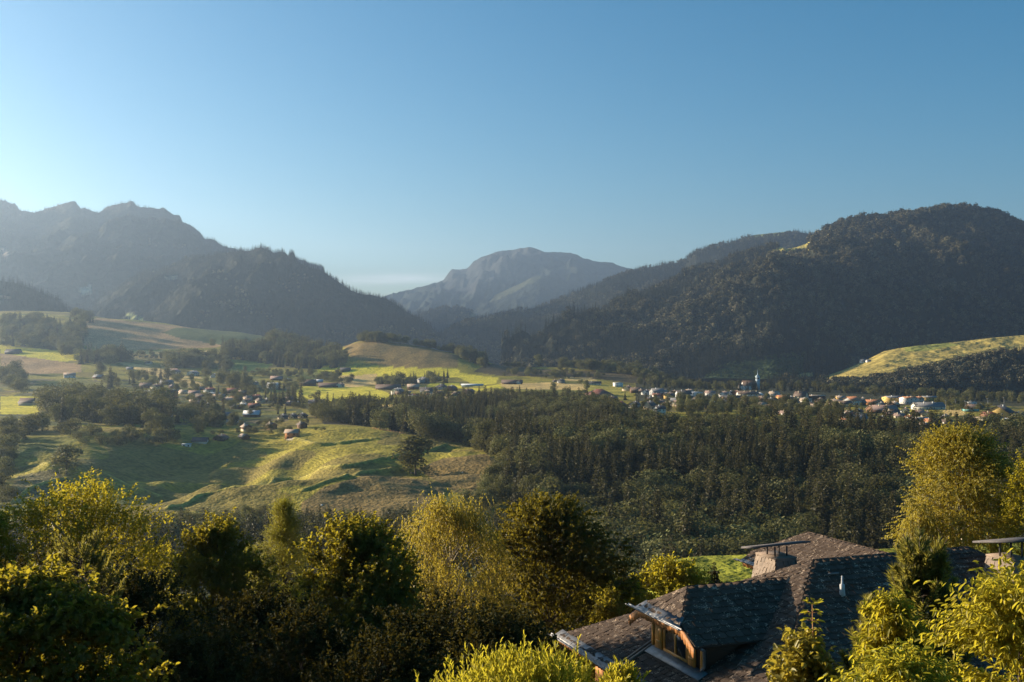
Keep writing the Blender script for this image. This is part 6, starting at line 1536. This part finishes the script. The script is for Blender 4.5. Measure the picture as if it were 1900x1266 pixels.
# slope wood carried on unseen to the left, added to shade the lower crowns
for k, (px, top, wid, d, lb) in enumerate([(-260, 800, 330, 44, 'tall unseen tree added just left of the view to cast shade'), (-560, 800, 380, 48, 'second unseen tree added left of the view to cast shade'), (-330, 880, 400, 30, 'lower unseen tree added left of the view to cast shade'), (-900, 800, 420, 52, 'farther unseen tree added left of the view to cast shade')]):
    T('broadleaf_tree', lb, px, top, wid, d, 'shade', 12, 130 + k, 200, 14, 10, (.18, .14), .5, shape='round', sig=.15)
# near shrubs
T('maple_tree', 'near large-leaved maple filling the lower left corner', 40, 1085, 470, 16.5, 'maple', 4.2, 51, 330, 15, 11, (.088, .07), .24, shape='dome', sig=.085)
T('willow_bush', 'bright yellow-green willow bush at the bottom edge left of the chalet', 980, 1258, 500, 14, 'willow', 2.4, 52, 380, 16, 11, (.07, .019), .22, mode='up', cat='bush', shape='dome', sig=.09, fold=.15)
T('willow_bush', 'small yellow willow tips in front of the chalet gutter', 1150, 1262, 110, 13, 'willow', 1.2, 53, 50, 14, 10, (.075, .02), .22, mode='up', cat='bush', shape='dome', sig=.14, fold=.15)
T('hornbeam_shrub', 'near shrub with drooping bright yellow-green leaves in the lower right corner', 1890, 1090, 300, 9.2, 'willow', 2.2, 54, 170, 14, 10, (.066, .026), .30, mode='arch', cat='shrub', shape='dome', sig=.14, inner=.15)
T('hornbeam_shrub', 'lower spray of drooping yellow-green leaves along the bottom right edge', 1680, 1235, 260, 8.6, 'willow', 1.2, 55, 120, 13, 9, (.062, .024), .22, mode='arch', cat='shrub', shape='dome', sig=.11)
T('young_tree', 'pale stemmed young tree with drooping leaves in front of the pine', 1655, 1120, 95, 10.5, 'willow', 1.2, 56, 70, 9, 8, (.066, .028), .22, mode='arch', shape='oval', sig=.17, bark='birch_bark')
T('lilac_shrub', 'leafy shrub with glossy leaves around the tall single shoot before the dark roof', 1495, 1195, 120, 11, 'birch', 1.1, 57, 70, 9, 7, (.075, .045), .2, cat='shrub', shape='dome', sig=.15)

# larch and small conifers
def conifer(name, label, px, top, wid, d, mat, crown_h, seed, whorls=38, per=12, extra=16, cat='tree', irr=.2):
    x0 = (px - CX) / F * d; zt = -(top - CY) / F * d; zg = float(gz_at(x0, d)[0]); H = min(crown_h, zt - zg)
    r = empty(name, (x0, d, zg)); tag(r, label, cat)
    v, f = spruce_crown(seed, whorls, per, extra, wid / 2 / F * d / H * 1.25, irr)
    link('crown', mesh_np('crown', v * H + np.array([0, 0, zt - zg - H]), f, M[mat]), r)
    b = MB(); b.tube([(0, 0, -.3), (0, 0, zt - zg - H * .5), (0, 0, zt - zg - .1 * H)], [.02 * H, .012 * H, .004 * H], 7); b.build('trunk', M['bark'], r)
T('larch_tree', 'slender light green larch between the two maples', 526, 938, 150, 50, 'larch', 6.5, 61, 340, 14, 16, (.085, .022), .4, shape='cone', sig=.11, mode='arch', fold=0, inner=.35)
T('larch_tree', 'second lower larch tip left of the first larch', 462, 1015, 70, 51, 'larch', 4, 62, 120, 12, 14, (.085, .022), .4, shape='cone', sig=.14, mode='arch', fold=0, inner=.35)
conifer('spruce_tree', 'tiny dark conifer alone on the bright lawn', 1325, 1042, 34, 58, 'spruce', 1.9, 63, 22, 9, 10, 'tree', .35)

def pine(name, label, px, top, wid, d, crown_h, seed, shoots=110, needle=.075, tw=.0035, nn=120, sl=.22):
    """pine: branches ending in upright brushes of long needles"""
    g = np.random.default_rng(seed); x0 = (px - CX) / F * d; zt = -(top - CY) / F * d; zg = float(gz_at(x0, d)[0]); Rr = wid / 2 / F * d
    r = empty(name, (x0, d, zg)); tag(r, label, 'tree')
    off = zt - zg - crown_h; b = MB(); b.tube([(0, 0, -.3), (0, 0, off + crown_h * .3), (0, 0, zt - zg - .1)], [.09, .06, .012], 7)
    V, Fc, n0 = [], [], 0
    for k in range(shoots):
        h = g.random() ** .8; a = g.random() * 6.283; rad = Rr * (1.02 - h) ** .38 * (.35 + .7 * g.random())
        base = np.array([math.cos(a) * rad, math.sin(a) * rad, off + h * crown_h * .95])
        D = unit(np.array([math.cos(a) * .5, math.sin(a) * .5, .9 + .3 * g.random()])); L_ = sl * (.6 + .8 * g.random())
        st = np.array([0, 0, max(.2, base[2] - rad * .6)]); b.tube([st, st * .4 + base * .6 - [0, 0, rad * .1], base, base + D * L_], [.02, .012, .008, .005], 4)
        tq = g.random(nn); Q = base + D * (tq * L_)[:, None] - D * L_ * .25
        dirs = unit(D * (.75 + .5 * tq[:, None]) + rdir(nn, g) * .85)
        v, f = cards(Q, rdir(nn, g), dirs, needle * (.7 + .6 * g.random(nn)), tw * 2.4); V.append(v); Fc.append(f + n0); n0 += len(v)
    link('crown', mesh_np('crown', np.vstack(V), np.vstack(Fc), M['pine']), r); b.build('trunk', M['bark'], r)
pine('pine_tree', 'pine with upright brush-like shoots in front of the dark roof on the right', 1708, 1012, 185, 15, 3.0, 71, 260, .11, .007, 150, .30)
pine('pine_tree', 'lower pine leader with dense shoots left of the pale stemmed young tree', 1622, 1125, 85, 13.5, 1.6, 72, 90, .10, .006, 130, .24)
pine('pine_tree', 'grey-green pine in the left group behind the near maple', 150, 1000, 210, 32, 5.0, 73, 150, .16, .012, 110, .45)
pine('pine_tree', 'single small pine tip between the two shrubs at the bottom right', 1576, 1222, 26, 11, .6, 74, 14, .06, .004, 90, .16)

# sapling: one upright stem with pairs of leaves
def sapling():
    d = 11.0; px, top = 1507, 1118; x0 = (px - CX) / F * d; zt = -(top - CY) / F * d; zg = float(gz_at(x0, d)[0]); g = np.random.default_rng(81)
    r = empty('sapling', (x0, d, zg)); tag(r, 'single upright sapling shoot with paired leaves before the dark roof', 'young tree')
    b = MB(); b.tube([(0, 0, -.1), (.02, 0, zt - zg - .8), (0, 0, zt - zg)], [.02, .011, .004], 6); P, A = [], []
    for k in range(14):
        z = zt - zg - .02 - k * .085; n = 4 if k else 6
        for j in range(n):
            a = j * 6.283 / n + k * .8 + g.normal() * .2; st = np.array([0, 0, z]); dr = np.array([math.cos(a), math.sin(a), .25])
            q = st + dr * .05; b.tube([st, q], .002, 3)
            for e in range(3):
                P.append(q + g.normal(size=3) * .006); aa = a + (e - 1) * .75; A.append((math.cos(aa), math.sin(aa), -.25 + (.8 if k == 0 else .1)))
    P, A = np.array(P), np.array(A); v, f = cards(P, unit(np.array([0, 0, 1.0]) + rdir(len(P), g) * .4), A, .075 * (.7 + .6 * g.random(len(P))), .03, .25)
    link('leaves', mesh_np('leaves', v, f, M['willow']), r); b.build('stem', M['wood'], r)
sapling()

# ------------------------------------------------------------------ morning haze in the valley air
def haze():
    b = MB(); b.box((-26500, -60, -175), (26500, 14700, 1250))
    m, nt, out = newmat('haze_air'); v = N(nt, "ShaderNodeVolumePrincipled")
    v.inputs['Color'].default_value = (0.52, 0.72, 1.0, 1); v.inputs['Density'].default_value = HAZE
    v.inputs['Anisotropy'].default_value = 0.6
    nt.links.new(v.outputs[0], out.inputs['Volume'])
    o = b.build('haze', m); tag(o, 'thin blue morning haze filling the valley', None, None, 'stuff')
HAZE = 6.0e-5
haze()
